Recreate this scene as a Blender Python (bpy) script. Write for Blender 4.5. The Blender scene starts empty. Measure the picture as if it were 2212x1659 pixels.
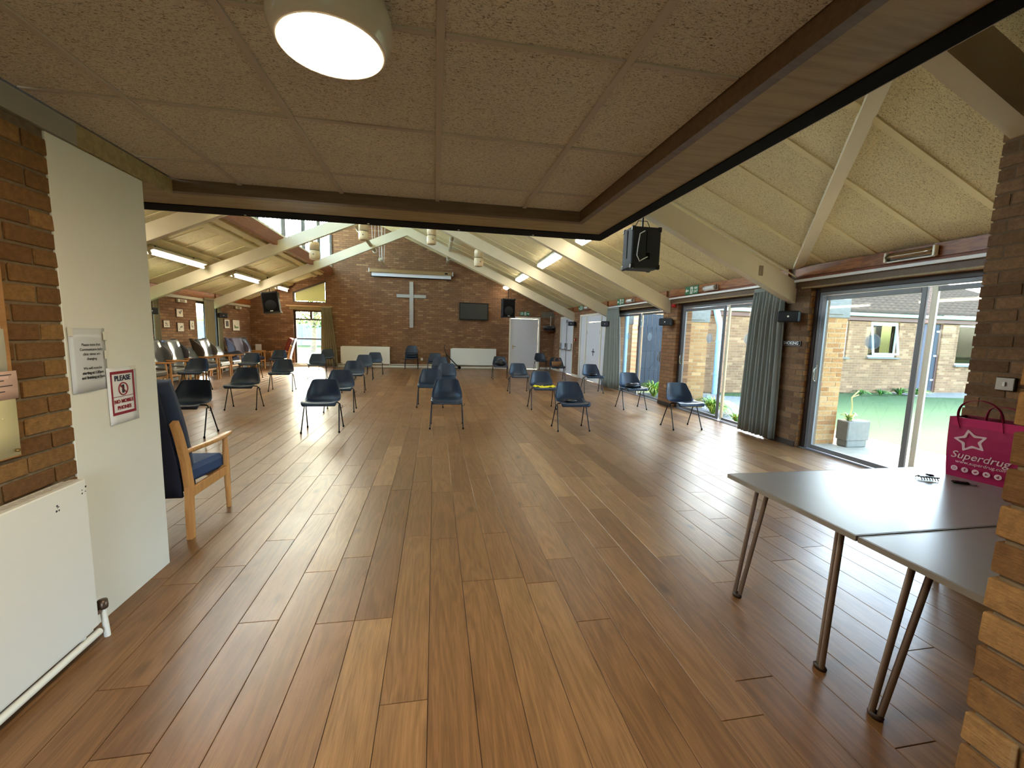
import bpy, math, random
from mathutils import Vector, Matrix
random.seed(7)
R = math.radians
SC = bpy.context.scene
COL = SC.collection

# ------------------------------------------------------------------ camera
W, H, FPX = 2212, 1659, 914.3756
yaw, pitch, roll = R(10.43090796), R(6.73422728), R(1.51860282)
CAMZ = 1.43
cam_d = bpy.data.cameras.new('camera'); cam = bpy.data.objects.new('camera', cam_d); COL.objects.link(cam)
cam_d.sensor_fit = 'HORIZONTAL'; cam_d.sensor_width = 36.0; cam_d.lens = FPX / W * 36.0
cam_d.clip_start = 0.02; cam_d.clip_end = 300
f_ = Vector((math.sin(yaw) * math.cos(pitch), math.cos(yaw) * math.cos(pitch), -math.sin(pitch)))
r_ = Vector((math.cos(yaw), -math.sin(yaw), 0)); u_ = r_.cross(f_)
r2 = r_ * math.cos(roll) + u_ * math.sin(roll); u2 = -r_ * math.sin(roll) + u_ * math.cos(roll)
m = Matrix((r2, u2, -f_)).transposed().to_4x4(); m.translation = (0, 0, CAMZ)
cam.matrix_world = m
SC.camera = cam

# ------------------------------------------------------------------ light
SUN_EL, SUN_STR, SKY_STR, EXPO = 28.0, 1.2, 0.92, 2.75
SC.view_settings.view_transform = 'Standard'; SC.view_settings.look = 'None'
SC.view_settings.gamma = 1.0; SC.view_settings.use_curve_mapping = False
SC.view_settings.exposure = EXPO
SC.cycles.max_bounces = 8
world = bpy.data.worlds.new('sky'); SC.world = world; world.use_nodes = True
wn = world.node_tree; bgn = wn.nodes['Background']
sky = wn.nodes.new('ShaderNodeTexSky')
sky.sky_type = 'NISHITA'; sky.sun_disc = False; sky.sun_elevation = R(SUN_EL); sky.sun_rotation = R(0)
sky.air_density = 0.8; sky.dust_density = 4.0; sky.ozone_density = 0.6
wn.links.new(sky.outputs['Color'], bgn.inputs['Color']); bgn.inputs['Strength'].default_value = SKY_STR
sd = bpy.data.lights.new('sun', 'SUN'); sd.energy = SUN_STR; sd.angle = R(0.6); sd.color = (1.0, 0.93, 0.80)
sun = bpy.data.objects.new('sun', sd); COL.objects.link(sun)
to_sun = Vector((0.10, math.cos(R(SUN_EL)), math.sin(R(SUN_EL))))
sun.rotation_euler = to_sun.to_track_quat('Z', 'Y').to_euler()

def portal(loc, rot, sx, sy):
    d = bpy.data.lights.new('window_portal', 'AREA'); d.shape = 'RECTANGLE'; d.size = sx; d.size_y = sy
    d.cycles.is_portal = True
    o = bpy.data.objects.new('window_portal', d); COL.objects.link(o); o.location = loc; o.rotation_euler = rot
    return o

# ------------------------------------------------------------------ mesh builder
class B:
    def __init__(s): s.v = []; s.f = []; s.sm = []
    def add(s, vs, fs, smooth=False):
        n = len(s.v); s.v += [tuple(v) for v in vs]; s.f += [tuple(i + n for i in f) for f in fs]; s.sm += [smooth] * len(fs); return s
    def box(s, x0, x1, y0, y1, z0, z1, bev=0.0):
        x0, x1 = min(x0, x1), max(x0, x1); y0, y1 = min(y0, y1), max(y0, y1); z0, z1 = min(z0, z1), max(z0, z1)
        if bev <= 0:
            v = [(x, y, z) for x in (x0, x1) for y in (y0, y1) for z in (z0, z1)]
            return s.add(v, [(0, 1, 3, 2), (4, 6, 7, 5), (0, 4, 5, 1), (2, 3, 7, 6), (0, 2, 6, 4), (1, 5, 7, 3)])
        b = min(bev, (x1 - x0) * .45, (y1 - y0) * .45, (z1 - z0) * .45)
        v = []; idx = {}
        for i, x in enumerate((x0, x1)):
            for j, y in enumerate((y0, y1)):
                for k, z in enumerate((z0, z1)):
                    sx, sy, sz = (1 if i == 0 else -1), (1 if j == 0 else -1), (1 if k == 0 else -1)
                    idx[i, j, k] = len(v)
                    v += [(x, y + sy * b, z + sz * b), (x + sx * b, y, z + sz * b), (x + sx * b, y + sy * b, z)]
        f = []
        for i in (0, 1):
            q = [idx[i, 0, 0], idx[i, 1, 0], idx[i, 1, 1], idx[i, 0, 1]]; f.append(tuple(q if i else q[::-1]))
        for j in (0, 1):
            q = [idx[0, j, 0] + 1, idx[1, j, 0] + 1, idx[1, j, 1] + 1, idx[0, j, 1] + 1]; f.append(tuple(q[::-1] if j else q))
        for k in (0, 1):
            q = [idx[0, 0, k] + 2, idx[1, 0, k] + 2, idx[1, 1, k] + 2, idx[0, 1, k] + 2]; f.append(tuple(q if k else q[::-1]))
        for a in (0, 1):
            for c in (0, 1):
                f.append((idx[a, c, 0], idx[a, c, 1], idx[a, c, 1] + 1, idx[a, c, 0] + 1))
                f.append((idx[a, 0, c], idx[a, 1, c], idx[a, 1, c] + 2, idx[a, 0, c] + 2))
                f.append((idx[0, a, c] + 1, idx[1, a, c] + 1, idx[1, a, c] + 2, idx[0, a, c] + 2))
                for k in (0, 1):
                    pass
        for key, n in idx.items(): f.append((n, n + 1, n + 2))
        return s.add(v, f)
    def quad(s, a, b, c, d): return s.add([a, b, c, d], [(0, 1, 2, 3)])
    def poly(s, pts): return s.add(pts, [tuple(range(len(pts)))])
    def prism(s, pts, vec):
        """closed prism: polygon pts (3d) swept by vec"""
        n = len(pts); vec = Vector(vec)
        v = [Vector(p) for p in pts] + [Vector(p) + vec for p in pts]
        f = [tuple(range(n))[::-1], tuple(range(n, 2 * n))] + [(i, (i + 1) % n, (i + 1) % n + n, i + n) for i in range(n)]
        return s.add(v, f)
    def tube(s, path, r, n=8, caps=True, closed=False):
        P = [Vector(p) for p in path]; rs = r if isinstance(r, (list, tuple)) else [r] * len(P)
        v = []; f = []; up0 = None
        m_ = len(P)
        for i, p in enumerate(P):
            if closed: t = P[(i + 1) % m_] - P[i - 1]
            else: t = (P[min(i + 1, m_ - 1)] - P[max(i - 1, 0)])
            t.normalize()
            if up0 is None:
                up0 = t.orthogonal().normalized()
            a = (up0 - t * up0.dot(t))
            a = a.normalized() if a.length > 1e-6 else t.orthogonal().normalized()
            up0 = a; b = t.cross(a)
            for k in range(n):
                an = 2 * math.pi * k / n
                v.append(p + a * (math.cos(an) * rs[i]) + b * (math.sin(an) * rs[i]))
        rng = m_ if closed else m_ - 1
        for i in range(rng):
            j = (i + 1) % m_
            for k in range(n):
                f.append((i * n + k, i * n + (k + 1) % n, j * n + (k + 1) % n, j * n + k))
        s.add(v, f, True)
        if caps and not closed:
            s.add(v[:n], [tuple(range(n))[::-1]]); s.add(v[-n:], [tuple(range(n))])
        return s
    def cyl(s, a, b, r, n=16): return s.tube([a, b], r, n)
    def lathe(s, prof, n=24, axis='Z', c=(0, 0, 0)):
        """prof: list of (radius, height)"""
        v = []; f = []
        for rr, hh in prof:
            for k in range(n):
                an = 2 * math.pi * k / n; x, y = rr * math.cos(an), rr * math.sin(an)
                p = (x, y, hh) if axis == 'Z' else ((x, hh, y) if axis == 'Y' else (hh, x, y))
                v.append((p[0] + c[0], p[1] + c[1], p[2] + c[2]))
        for i in range(len(prof) - 1):
            for k in range(n):
                f.append((i * n + k, i * n + (k + 1) % n, (i + 1) * n + (k + 1) % n, (i + 1) * n + k))
        return s.add(v, f, True)
    def grid(s, fn, nu, nv, smooth=True, closed_u=False):
        v = [fn(i / nu, j / nv) for j in range(nv + 1) for i in range(nu + 1)]
        f = [(j * (nu + 1) + i, j * (nu + 1) + i + 1, (j + 1) * (nu + 1) + i + 1, (j + 1) * (nu + 1) + i) for j in range(nv) for i in range(nu)]
        return s.add(v, f, smooth)
    def shell(s, fn, nu, nv, th):
        """thick sheet from a parametric surface"""
        P = [[Vector(fn(i / nu, j / nv)) for i in range(nu + 1)] for j in range(nv + 1)]
        def nrm(i, j):
            a = P[j][min(i + 1, nu)] - P[j][max(i - 1, 0)]; b = P[min(j + 1, nv)][i] - P[max(j - 1, 0)][i]
            c = a.cross(b); return c.normalized() if c.length > 1e-9 else Vector((0, 0, 1))
        top = [P[j][i] for j in range(nv + 1) for i in range(nu + 1)]
        bot = [P[j][i] - nrm(i, j) * th for j in range(nv + 1) for i in range(nu + 1)]
        n = len(top); w = nu + 1
        f = [(j * w + i, j * w + i + 1, (j + 1) * w + i + 1, (j + 1) * w + i) for j in range(nv) for i in range(nu)]
        f += [tuple(q + n for q in fc[::-1]) for fc in f]
        rim = [i for i in range(w)] + [j * w + nu for j in range(1, nv + 1)] + [nv * w + i for i in range(nu - 1, -1, -1)] + [j * w for j in range(nv - 1, 0, -1)]
        for k in range(len(rim)):
            a, b = rim[k], rim[(k + 1) % len(rim)]; f.append((b, a, a + n, b + n))
        return s.add(top + bot, f, True)
    def move(s, d, rz=0.0, n0=0):
        c, sn = math.cos(rz), math.sin(rz)
        for i in range(n0, len(s.v)):
            x, y, z = s.v[i]; s.v[i] = (x * c - y * sn + d[0], x * sn + y * c + d[1], z + d[2])
        return s
    def tilt(s, ax, ang, org=(0, 0, 0), n0=0):
        mt = Matrix.Translation(org) @ Matrix.Rotation(ang, 4, ax) @ Matrix.Translation([-q for q in org])
        for i in range(n0, len(s.v)): s.v[i] = tuple(mt @ Vector(s.v[i]))
        return s
    def mesh(s, name, mat, recalc=False):
        me = bpy.data.meshes.new(name); me.from_pydata(s.v, [], s.f)
        if any(s.sm): me.polygons.foreach_set('use_smooth', s.sm)
        if mat: me.materials.append(mat)
        me.update()
        if recalc or True:
            import bmesh
            bm = bmesh.new(); bm.from_mesh(me); bmesh.ops.recalc_face_normals(bm, faces=bm.faces); bm.to_mesh(me); bm.free()
        return me

def link(name, data, parent=None, loc=None, rz=0.0):
    o = bpy.data.objects.new(name, data); COL.objects.link(o)
    if parent is not None: o.parent = parent
    if loc is not None: o.location = loc
    if rz: o.rotation_euler = (0, 0, rz)
    return o
def tag(o, label, cat, group=None):
    o['label'] = label; o['category'] = cat
    if group: o['group'] = group
    return o
def thing(name, label, cat, loc=(0, 0, 0), rz=0.0, group=None):
    return tag(link(name, None, None, loc, rz), label, cat, group)
def part(name, b, mat, parent, label=None, loc=None, rz=0.0, stuff=False):
    o = link(name, b.mesh(name, mat) if isinstance(b, B) else b, parent, loc, rz)
    if label: o['label'] = label
    if stuff: o['kind'] = 'stuff'
    return o
def solo(name, b, mat, label, cat, loc=(0, 0, 0), rz=0.0, group=None):
    return tag(link(name, b.mesh(name, mat) if isinstance(b, B) else b, None, loc, rz), label, cat, group)
def struct(name, b, mat, parent=None, loc=None, label=None):
    o = link(name, b.mesh(name, mat) if isinstance(b, B) else b, parent, loc)
    if parent is None: o['kind'] = 'structure'
    if label: o['label'] = label
    return o
def sempty(name, loc=(0, 0, 0), label=None):
    o = link(name, None, None, loc); o['kind'] = 'structure'
    if label: o['label'] = label
    return o
def copy_tree(o, parent=None):
    c = o.copy(); COL.objects.link(c); c.parent = parent
    for ch in [k for k in o.children]: copy_tree(ch, c)
    return c
def text_b(txt, size, align='CENTER', bold=0.0, shear=0.0, ext=0.0006):
    """lettering as a mesh in the local XY plane (x right, y up, facing +z)"""
    cu = bpy.data.curves.new('t', 'FONT'); cu.body = txt; cu.size = size; cu.align_x = align; cu.align_y = 'CENTER'
    cu.offset = bold; cu.extrude = ext; cu.shear = shear; cu.resolution_u = 3
    ob = bpy.data.objects.new('t', cu); COL.objects.link(ob)
    bpy.context.view_layer.update()
    me = bpy.data.meshes.new_from_object(ob.evaluated_get(bpy.context.evaluated_depsgraph_get()))
    b = B(); b.add([tuple(v.co) for v in me.vertices], [tuple(p.vertices) for p in me.polygons])
    bpy.data.objects.remove(ob); bpy.data.curves.remove(cu); bpy.data.meshes.remove(me)
    return b
def onto(b, org, ex, ey):
    """map a flat XY drawing onto a plane: origin org, x axis ex, y axis ey"""
    ex, ey, org = Vector(ex), Vector(ey), Vector(org); ez = ex.cross(ey)
    b.v = [tuple(org + ex * x + ey * y + ez * z) for x, y, z in b.v]; return b

# ------------------------------------------------------------------ materials
MATS = {}
def lin(c):
    return tuple(((x / 255) / 12.92 if x / 255 <= .04045 else ((x / 255 + .055) / 1.055) ** 2.4) for x in c) + (1.0,)
def nmat(name):
    mt = bpy.data.materials.new(name); mt.use_nodes = True; MATS[name] = mt
    nt = mt.node_tree; return mt, nt, nt.nodes['Principled BSDF']
def plain(name, col, rough=.6, metal=0.0, spec=.5, emit=None, estr=0.0, noise=0.0, nscale=30.0, bump=0.0):
    mt, nt, p = nmat(name); c = lin(col)
    p.inputs['Base Color'].default_value = c; p.inputs['Roughness'].default_value = rough
    p.inputs['Metallic'].default_value = metal; p.inputs['Specular IOR Level'].default_value = spec
    if emit: p.inputs['Emission Color'].default_value = lin(emit); p.inputs['Emission Strength'].default_value = estr
    if noise or bump:
        tc = nt.nodes.new('ShaderNodeTexCoord'); n = nt.nodes.new('ShaderNodeTexNoise'); n.inputs['Scale'].default_value = nscale; n.inputs['Detail'].default_value = 4
        nt.links.new(tc.outputs['Object'], n.inputs['Vector'])
        if noise:
            mx = nt.nodes.new('ShaderNodeMix'); mx.data_type = 'RGBA'; mx.blend_type = 'MULTIPLY'
            rp = nt.nodes.new('ShaderNodeMapRange'); rp.inputs['From Min'].default_value = .3; rp.inputs['From Max'].default_value = .7
            rp.inputs['To Min'].default_value = 1 - noise; rp.inputs['To Max'].default_value = 1 + noise * .3
            nt.links.new(n.outputs['Fac'], rp.inputs['Value']); mx.inputs[0].default_value = 1; mx.inputs[6].default_value = c
            nt.links.new(rp.outputs['Result'], mx.inputs[7]); nt.links.new(mx.outputs[2], p.inputs['Base Color'])
        if bump:
            bp = nt.nodes.new('ShaderNodeBump'); bp.inputs['Strength'].default_value = bump; bp.inputs['Distance'].default_value = .01
            nt.links.new(n.outputs['Fac'], bp.inputs['Height']); nt.links.new(bp.outputs['Normal'], p.inputs['Normal'])
    return mt
def ramp(nt, stops):
    r = nt.nodes.new('ShaderNodeValToRGB'); e = r.color_ramp.elements
    while len(e) < len(stops): e.new(.5)
    for el, (ps, c) in zip(e, stops): el.position = ps; el.color = lin(c)
    return r
def pos(nt, sc=(1, 1, 1), swz=None):
    g = nt.nodes.new('ShaderNodeNewGeometry'); src = g.outputs['Position']
    if swz:
        sp = nt.nodes.new('ShaderNodeSeparateXYZ'); nt.links.new(src, sp.inputs[0]); cb = nt.nodes.new('ShaderNodeCombineXYZ')
        for i, a in enumerate(swz):
            if a in 'xyz': nt.links.new(sp.outputs['xyz'.index(a)], cb.inputs[i])
        src = cb.outputs[0]
    mp = nt.nodes.new('ShaderNodeMapping'); mp.inputs['Scale'].default_value = sc; nt.links.new(src, mp.inputs['Vector'])
    return mp.outputs['Vector']
def mix(nt, a, b, fac, mode='MIX'):
    mx = nt.nodes.new('ShaderNodeMix'); mx.data_type = 'RGBA'; mx.blend_type = mode
    for val, i in ((fac, 0), (a, 6), (b, 7)):
        if hasattr(val, 'links') or hasattr(val, 'is_output'): nt.links.new(val, mx.inputs[i])
        else: mx.inputs[i].default_value = val
    return mx.outputs[2]
def noise(nt, vec, scale, detail=3, rough=.5, dist=0.0):
    n = nt.nodes.new('ShaderNodeTexNoise'); n.inputs['Scale'].default_value = scale; n.inputs['Detail'].default_value = detail
    n.inputs['Roughness'].default_value = rough; n.inputs['Distortion'].default_value = dist
    if vec is not None: nt.links.new(vec, n.inputs['Vector'])
    return n.outputs['Fac']
def bump(nt, p, hgt, st=.3, d=.01):
    b = nt.nodes.new('ShaderNodeBump'); b.inputs['Strength'].default_value = st; b.inputs['Distance'].default_value = d
    nt.links.new(hgt, b.inputs['Height']); nt.links.new(b.outputs['Normal'], p.inputs['Normal'])

def brickwall(name, swz, c1, c2, c3, mortar, off=(0, 0)):
    """far brickwork: courses of 75 mm, laid by position (swz picks the two wall axes)"""
    mt, nt, p = nmat(name); v = pos(nt, (1, 1, 1), swz)
    bt = nt.nodes.new('ShaderNodeTexBrick'); nt.links.new(v, bt.inputs['Vector'])
    bt.inputs['Scale'].default_value = 1; bt.inputs['Brick Width'].default_value = .225; bt.inputs['Row Height'].default_value = .075
    bt.inputs['Mortar Size'].default_value = .006; bt.inputs['Mortar Smooth'].default_value = .3; bt.inputs['Bias'].default_value = 0
    bt.inputs['Color1'].default_value = (0, 0, 0, 1); bt.inputs['Color2'].default_value = (1, 1, 1, 1); bt.inputs['Mortar'].default_value = (.5, .5, .5, 1)
    rr = ramp(nt, [(0.0, c1), (.35, c2), (.6, c1), (.8, c2), (1.0, c3)]); nt.links.new(bt.outputs['Color'], rr.inputs['Fac'])
    n1 = noise(nt, v, 1.1, 3); n2 = noise(nt, v, 60, 3)
    mr = nt.nodes.new('ShaderNodeMapRange'); mr.inputs['To Min'].default_value = .75; mr.inputs['To Max'].default_value = 1.25; nt.links.new(n1, mr.inputs['Value'])
    col = mix(nt, rr.outputs['Color'], mr.outputs['Result'], 1.0, 'MULTIPLY')
    mr2 = nt.nodes.new('ShaderNodeMapRange'); mr2.inputs['To Min'].default_value = .8; mr2.inputs['To Max'].default_value = 1.2; nt.links.new(n2, mr2.inputs['Value'])
    col = mix(nt, col, mr2.outputs['Result'], 1.0, 'MULTIPLY')
    col = mix(nt, col, lin(mortar), bt.outputs['Fac'])
    nt.links.new(col, p.inputs['Base Color']); p.inputs['Roughness'].default_value = .9
    iv = nt.nodes.new('ShaderNodeMath'); iv.operation = 'SUBTRACT'; iv.inputs[0].default_value = 1; nt.links.new(bt.outputs['Fac'], iv.inputs[1])
    bump(nt, p, iv.outputs[0], .6, .008); return mt
def brickmat(name, c1, c2, c3):
    """single bricks: tone by object, rough wire-cut face"""
    mt, nt, p = nmat(name); oi = nt.nodes.new('ShaderNodeObjectInfo'); v = pos(nt)
    rr = ramp(nt, [(0, c1), (.5, c2), (1, c3)]); nt.links.new(oi.outputs['Random'], rr.inputs['Fac'])
    n1 = noise(nt, v, 45, 5, .7); n2 = noise(nt, pos(nt, (40, 40, 220)), 1, 3)
    mr = nt.nodes.new('ShaderNodeMapRange'); mr.inputs['From Min'].default_value = .25; mr.inputs['From Max'].default_value = .75; mr.inputs['To Min'].default_value = .66; mr.inputs['To Max'].default_value = 1.3; nt.links.new(n1, mr.inputs['Value'])
    col = mix(nt, rr.outputs['Color'], mr.outputs['Result'], 1.0, 'MULTIPLY')
    nt.links.new(col, p.inputs['Base Color']); p.inputs['Roughness'].default_value = .92; p.inputs['Specular IOR Level'].default_value = .25
    ad = nt.nodes.new('ShaderNodeMath'); ad.operation = 'ADD'; nt.links.new(n1, ad.inputs[0]); nt.links.new(n2, ad.inputs[1])
    bump(nt, p, ad.outputs[0], .55, .006); return mt
def woodwool(name, light, dark, sc=1.0):
    mt, nt, p = nmat(name); v = pos(nt)
    n1 = noise(nt, pos(nt, (1, 2.2, 1.6)), 48 * sc, 4, .62, 1.3); n2 = noise(nt, v, 1.4, 2)
    rr = ramp(nt, [(.31, dark), (.40, tuple((a + c) // 2 for a, c in zip(dark, light))), (.47, light), (.75, tuple(min(255, x + 12) for x in light))]); nt.links.new(n1, rr.inputs['Fac'])
    mr = nt.nodes.new('ShaderNodeMapRange'); mr.inputs['To Min'].default_value = .82; mr.inputs['To Max'].default_value = 1.15; nt.links.new(n2, mr.inputs['Value'])
    nt.links.new(mix(nt, rr.outputs['Color'], mr.outputs['Result'], 1.0, 'MULTIPLY'), p.inputs['Base Color'])
    p.inputs['Roughness'].default_value = .95; p.inputs['Specular IOR Level'].default_value = .1
    bump(nt, p, n1, .7, .012); return mt
def wood(name, c1, c2, sc=(3, 40, 40), rough=.45, ring=6.0, attr=None):
    mt, nt, p = nmat(name); v = pos(nt, sc)
    n1 = noise(nt, v, 1.0, 4, .6, ring * .2)
    wv = nt.nodes.new('ShaderNodeMath'); wv.operation = 'MULTIPLY'; wv.inputs[1].default_value = ring; nt.links.new(n1, wv.inputs[0])
    fr = nt.nodes.new('ShaderNodeMath'); fr.operation = 'PINGPONG'; fr.inputs[1].default_value = 1.0; nt.links.new(wv.outputs[0], fr.inputs[0])
    rr = ramp(nt, [(0, c1), (.75, c2), (1, c2)]); nt.links.new(fr.outputs[0], rr.inputs['Fac'])
    nt.links.new(rr.outputs['Color'], p.inputs['Base Color']); p.inputs['Roughness'].default_value = rough
    return mt
def floormat():
    mt, nt, p = nmat('oak_floor'); at = nt.nodes.new('ShaderNodeAttribute'); at.attribute_name = 'pc'; at.attribute_type = 'GEOMETRY'
    sp = nt.nodes.new('ShaderNodeSeparateColor'); nt.links.new(at.outputs['Color'], sp.inputs[0])
    g = nt.nodes.new('ShaderNodeNewGeometry'); sv = nt.nodes.new('ShaderNodeVectorMath'); sv.operation = 'SCALE'; sv.inputs[3].default_value = 37.0
    nt.links.new(at.outputs['Color'], sv.inputs[0]); ad = nt.nodes.new('ShaderNodeVectorMath'); nt.links.new(g.outputs['Position'], ad.inputs[0]); nt.links.new(sv.outputs[0], ad.inputs[1])
    mp = nt.nodes.new('ShaderNodeMapping'); mp.inputs['Scale'].default_value = (7, .75, 1); nt.links.new(ad.outputs[0], mp.inputs[0])
    n1 = noise(nt, mp.outputs[0], 1.3, 3, .5, .6)
    wv = nt.nodes.new('ShaderNodeMath'); wv.operation = 'MULTIPLY'; wv.inputs[1].default_value = 13; nt.links.new(n1, wv.inputs[0])
    fr = nt.nodes.new('ShaderNodeMath'); fr.operation = 'PINGPONG'; fr.inputs[1].default_value = 1.0; nt.links.new(wv.outputs[0], fr.inputs[0])
    mp2 = nt.nodes.new('ShaderNodeMapping'); mp2.inputs['Scale'].default_value = (260, 7, 1); nt.links.new(ad.outputs[0], mp2.inputs[0])
    n2 = noise(nt, mp2.outputs[0], 1.0, 3, .6)
    rr = ramp(nt, [(0, (114, 78, 48)), (.35, (132, 93, 57)), (.65, (144, 104, 65)), (1.0, (166, 125, 80))]); nt.links.new(sp.outputs[0], rr.inputs['Fac'])
    mr = nt.nodes.new('ShaderNodeMapRange'); mr.inputs['To Min'].default_value = .78; mr.inputs['To Max'].default_value = 1.07; nt.links.new(fr.outputs[0], mr.inputs['Value'])
    col = mix(nt, rr.outputs['Color'], mr.outputs['Result'], 1.0, 'MULTIPLY')
    mr2 = nt.nodes.new('ShaderNodeMapRange'); mr2.inputs['From Min'].default_value = .3; mr2.inputs['From Max'].default_value = .65; mr2.inputs['To Min'].default_value = .72; mr2.inputs['To Max'].default_value = 1.06; nt.links.new(n2, mr2.inputs['Value'])
    col = mix(nt, col, mr2.outputs['Result'], 1.0, 'MULTIPLY')
    # knots
    vo = nt.nodes.new('ShaderNodeTexVoronoi'); vo.inputs['Scale'].default_value = 1.0; mp3 = nt.nodes.new('ShaderNodeMapping'); mp3.inputs['Scale'].default_value = (3.2, 1.5, 1)
    nt.links.new(ad.outputs[0], mp3.inputs[0]); nt.links.new(mp3.outputs[0], vo.inputs['Vector'])
    kr = nt.nodes.new('ShaderNodeMapRange'); kr.inputs['From Min'].default_value = .03; kr.inputs['From Max'].default_value = .12; kr.inputs['To Min'].default_value = .5; kr.inputs['To Max'].default_value = 1; nt.links.new(vo.outputs['Distance'], kr.inputs['Value'])
    col = mix(nt, col, kr.outputs['Result'], 1.0, 'MULTIPLY')
    nt.links.new(col, p.inputs['Base Color'])
    n3 = noise(nt, g.outputs['Position'], 2.5, 4)
    rm = nt.nodes.new('ShaderNodeMapRange'); rm.inputs['To Min'].default_value = .24; rm.inputs['To Max'].default_value = .42; nt.links.new(n3, rm.inputs['Value'])
    nt.links.new(rm.outputs['Result'], p.inputs['Roughness']); p.inputs['Specular IOR Level'].default_value = .36
    bump(nt, p, n2, .12, .002); return mt
def glassmat(name, tint=(235, 242, 240), refl=1.0):
    """thin window pane: clear with a fresnel reflection"""
    mt = bpy.data.materials.new(name); mt.use_nodes = True; nt = mt.node_tree; nt.nodes.clear(); MATS[name] = mt
    out = nt.nodes.new('ShaderNodeOutputMaterial'); tr = nt.nodes.new('ShaderNodeBsdfTransparent'); gl = nt.nodes.new('ShaderNodeBsdfGlossy')
    tr.inputs[0].default_value = lin(tint); gl.inputs['Roughness'].default_value = .02
    lw = nt.nodes.new('ShaderNodeLayerWeight'); lw.inputs[0].default_value = .5; mx = nt.nodes.new('ShaderNodeMixShader')
    pw = nt.nodes.new('ShaderNodeMath'); pw.operation = 'POWER'; pw.inputs[1].default_value = 5; nt.links.new(lw.outputs['Facing'], pw.inputs[0])
    fr = nt.nodes.new('ShaderNodeMath'); fr.operation = 'MULTIPLY_ADD'; fr.inputs[1].default_value = .5 * refl; fr.inputs[2].default_value = .035 * refl; nt.links.new(pw.outputs[0], fr.inputs[0])
    nt.links.new(fr.outputs[0], mx.inputs[0]); nt.links.new(tr.outputs[0], mx.inputs[1]); nt.links.new(gl.outputs[0], mx.inputs[2]); nt.links.new(mx.outputs[0], out.inputs[0])
    return mt
def translucent(name, col, fac=.5, rough=.8):
    mt, nt, p = nmat(name); p.inputs['Base Color'].default_value = lin(col); p.inputs['Roughness'].default_value = rough
    tl = nt.nodes.new('ShaderNodeBsdfTranslucent'); tl.inputs[0].default_value = lin(col); mx = nt.nodes.new('ShaderNodeMixShader'); mx.inputs[0].default_value = fac
    out = nt.nodes['Material Output']; nt.links.new(p.outputs[0], mx.inputs[1]); nt.links.new(tl.outputs[0], mx.inputs[2]); nt.links.new(mx.outputs[0], out.inputs[0]); return mt
def grassmat(name, c1, c2, sc=18):
    mt, nt, p = nmat(name); n1 = noise(nt, pos(nt), sc, 5, .7); rr = ramp(nt, [(.3, c1), (.7, c2)]); nt.links.new(n1, rr.inputs['Fac'])
    nt.links.new(rr.outputs['Color'], p.inputs['Base Color']); p.inputs['Roughness'].default_value = .95; bump(nt, p, n1, .8, .03); return mt

BRK = ((92, 58, 34), (122, 82, 46), (168, 120, 70))
brick_x = brickwall('brickwork_facing_y', 'xz', (124, 87, 57), (142, 102, 68), (162, 123, 85), (92, 74, 56))
brick_y = brickwall('brickwork_facing_x', 'yz', (124, 87, 57), (142, 102, 68), (162, 123, 85), (92, 74, 56))
brick_ex = brickwall('outdoor_brick', 'xz', (124, 86, 54), (140, 100, 64), (162, 120, 82), (142, 120, 92))
brick_ey = brickwall('outdoor_brick_side', 'yz', (124, 86, 54), (140, 100, 64), (162, 120, 82), (142, 120, 92))
brick_m = brickmat('rough_brick', (104, 72, 42), (122, 88, 51), (144, 107, 64))
brick_dm = brickmat('brown_brick', (104, 79, 57), (120, 92, 66), (138, 107, 78))
brick_om = brickmat('yellow_outdoor_brick_lit_reveal', (146, 98, 56), (164, 118, 70), (178, 136, 90))
mortar = plain('mortar', (118, 98, 72), .95, noise=.25, nscale=40, bump=.4)
mortar_d = plain('brown_mortar', (112, 92, 72), .95, noise=.15, nscale=40, bump=.2)
mortar_o = plain('pale_mortar', (160, 136, 102), .95)
ww_hall = woodwool('woodwool_board', (240, 228, 184), (140, 122, 74), 1.3)
ww_lob = woodwool('woodwool_tile', (220, 208, 186), (112, 98, 76), 1.9)
paint_beam = plain('cream_beam_paint', (222, 212, 184), .5, noise=.05, nscale=3)
paint_grid = plain('ceiling_grid_paint', (176, 162, 144), .55)
batten = plain('cream_batten_paint', (228, 216, 168), .6)
ply = wood('plywood_soffit', (140, 120, 78), (162, 142, 98), (3, 30, 30), .55, 3)
ply_dk = wood('dark_timber_face', (88, 66, 42), (104, 80, 54), (4, 40, 40), .5, 3)
fascia_m = wood('varnished_fascia', (108, 58, 22), (154, 94, 44), (40, 2.2, 22), .38, 7)
purlin_m = wood('stained_purlin', (118, 62, 36), (150, 84, 50), (40, 2.5, 22), .5, 4)
black = plain('black_paint', (9, 8, 8), .85, spec=.15); blackgl = plain('gloss_black', (20, 21, 24), .25)
white = plain('white_paint', (226, 222, 206), .55); white_m = plain('white_wall_paint', (224, 220, 206), .7, noise=.03, nscale=2.0)
rad_m = plain('radiator_enamel', (226, 224, 214), .35); door_w = plain('white_door_paint', (214, 214, 218), .4)
oak_floor = floormat(); sub_m = plain('dark_subfloor', (38, 26, 16), .9)
navy = plain('navy_plastic', (30, 44, 62), .38, noise=.06, nscale=400, bump=.12)
blackmetal = plain('black_steel', (22, 22, 24), .35, .3); chrome = plain('steel', (170, 170, 172), .25, 1.0)
alu = plain('anodised_aluminium', (112, 114, 116), .4, .3); alu_c = plain('cream_aluminium', (224, 218, 196), .4, .2)
jamb_m = plain('dark_brown_timber', (44, 28, 20), .5)
glass = glassmat('window_glass'); glass2 = glassmat('outdoor_glass', (120, 130, 120))
curtain_m = translucent('grey_green_curtain', (150, 154, 146), .25, .9)
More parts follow.
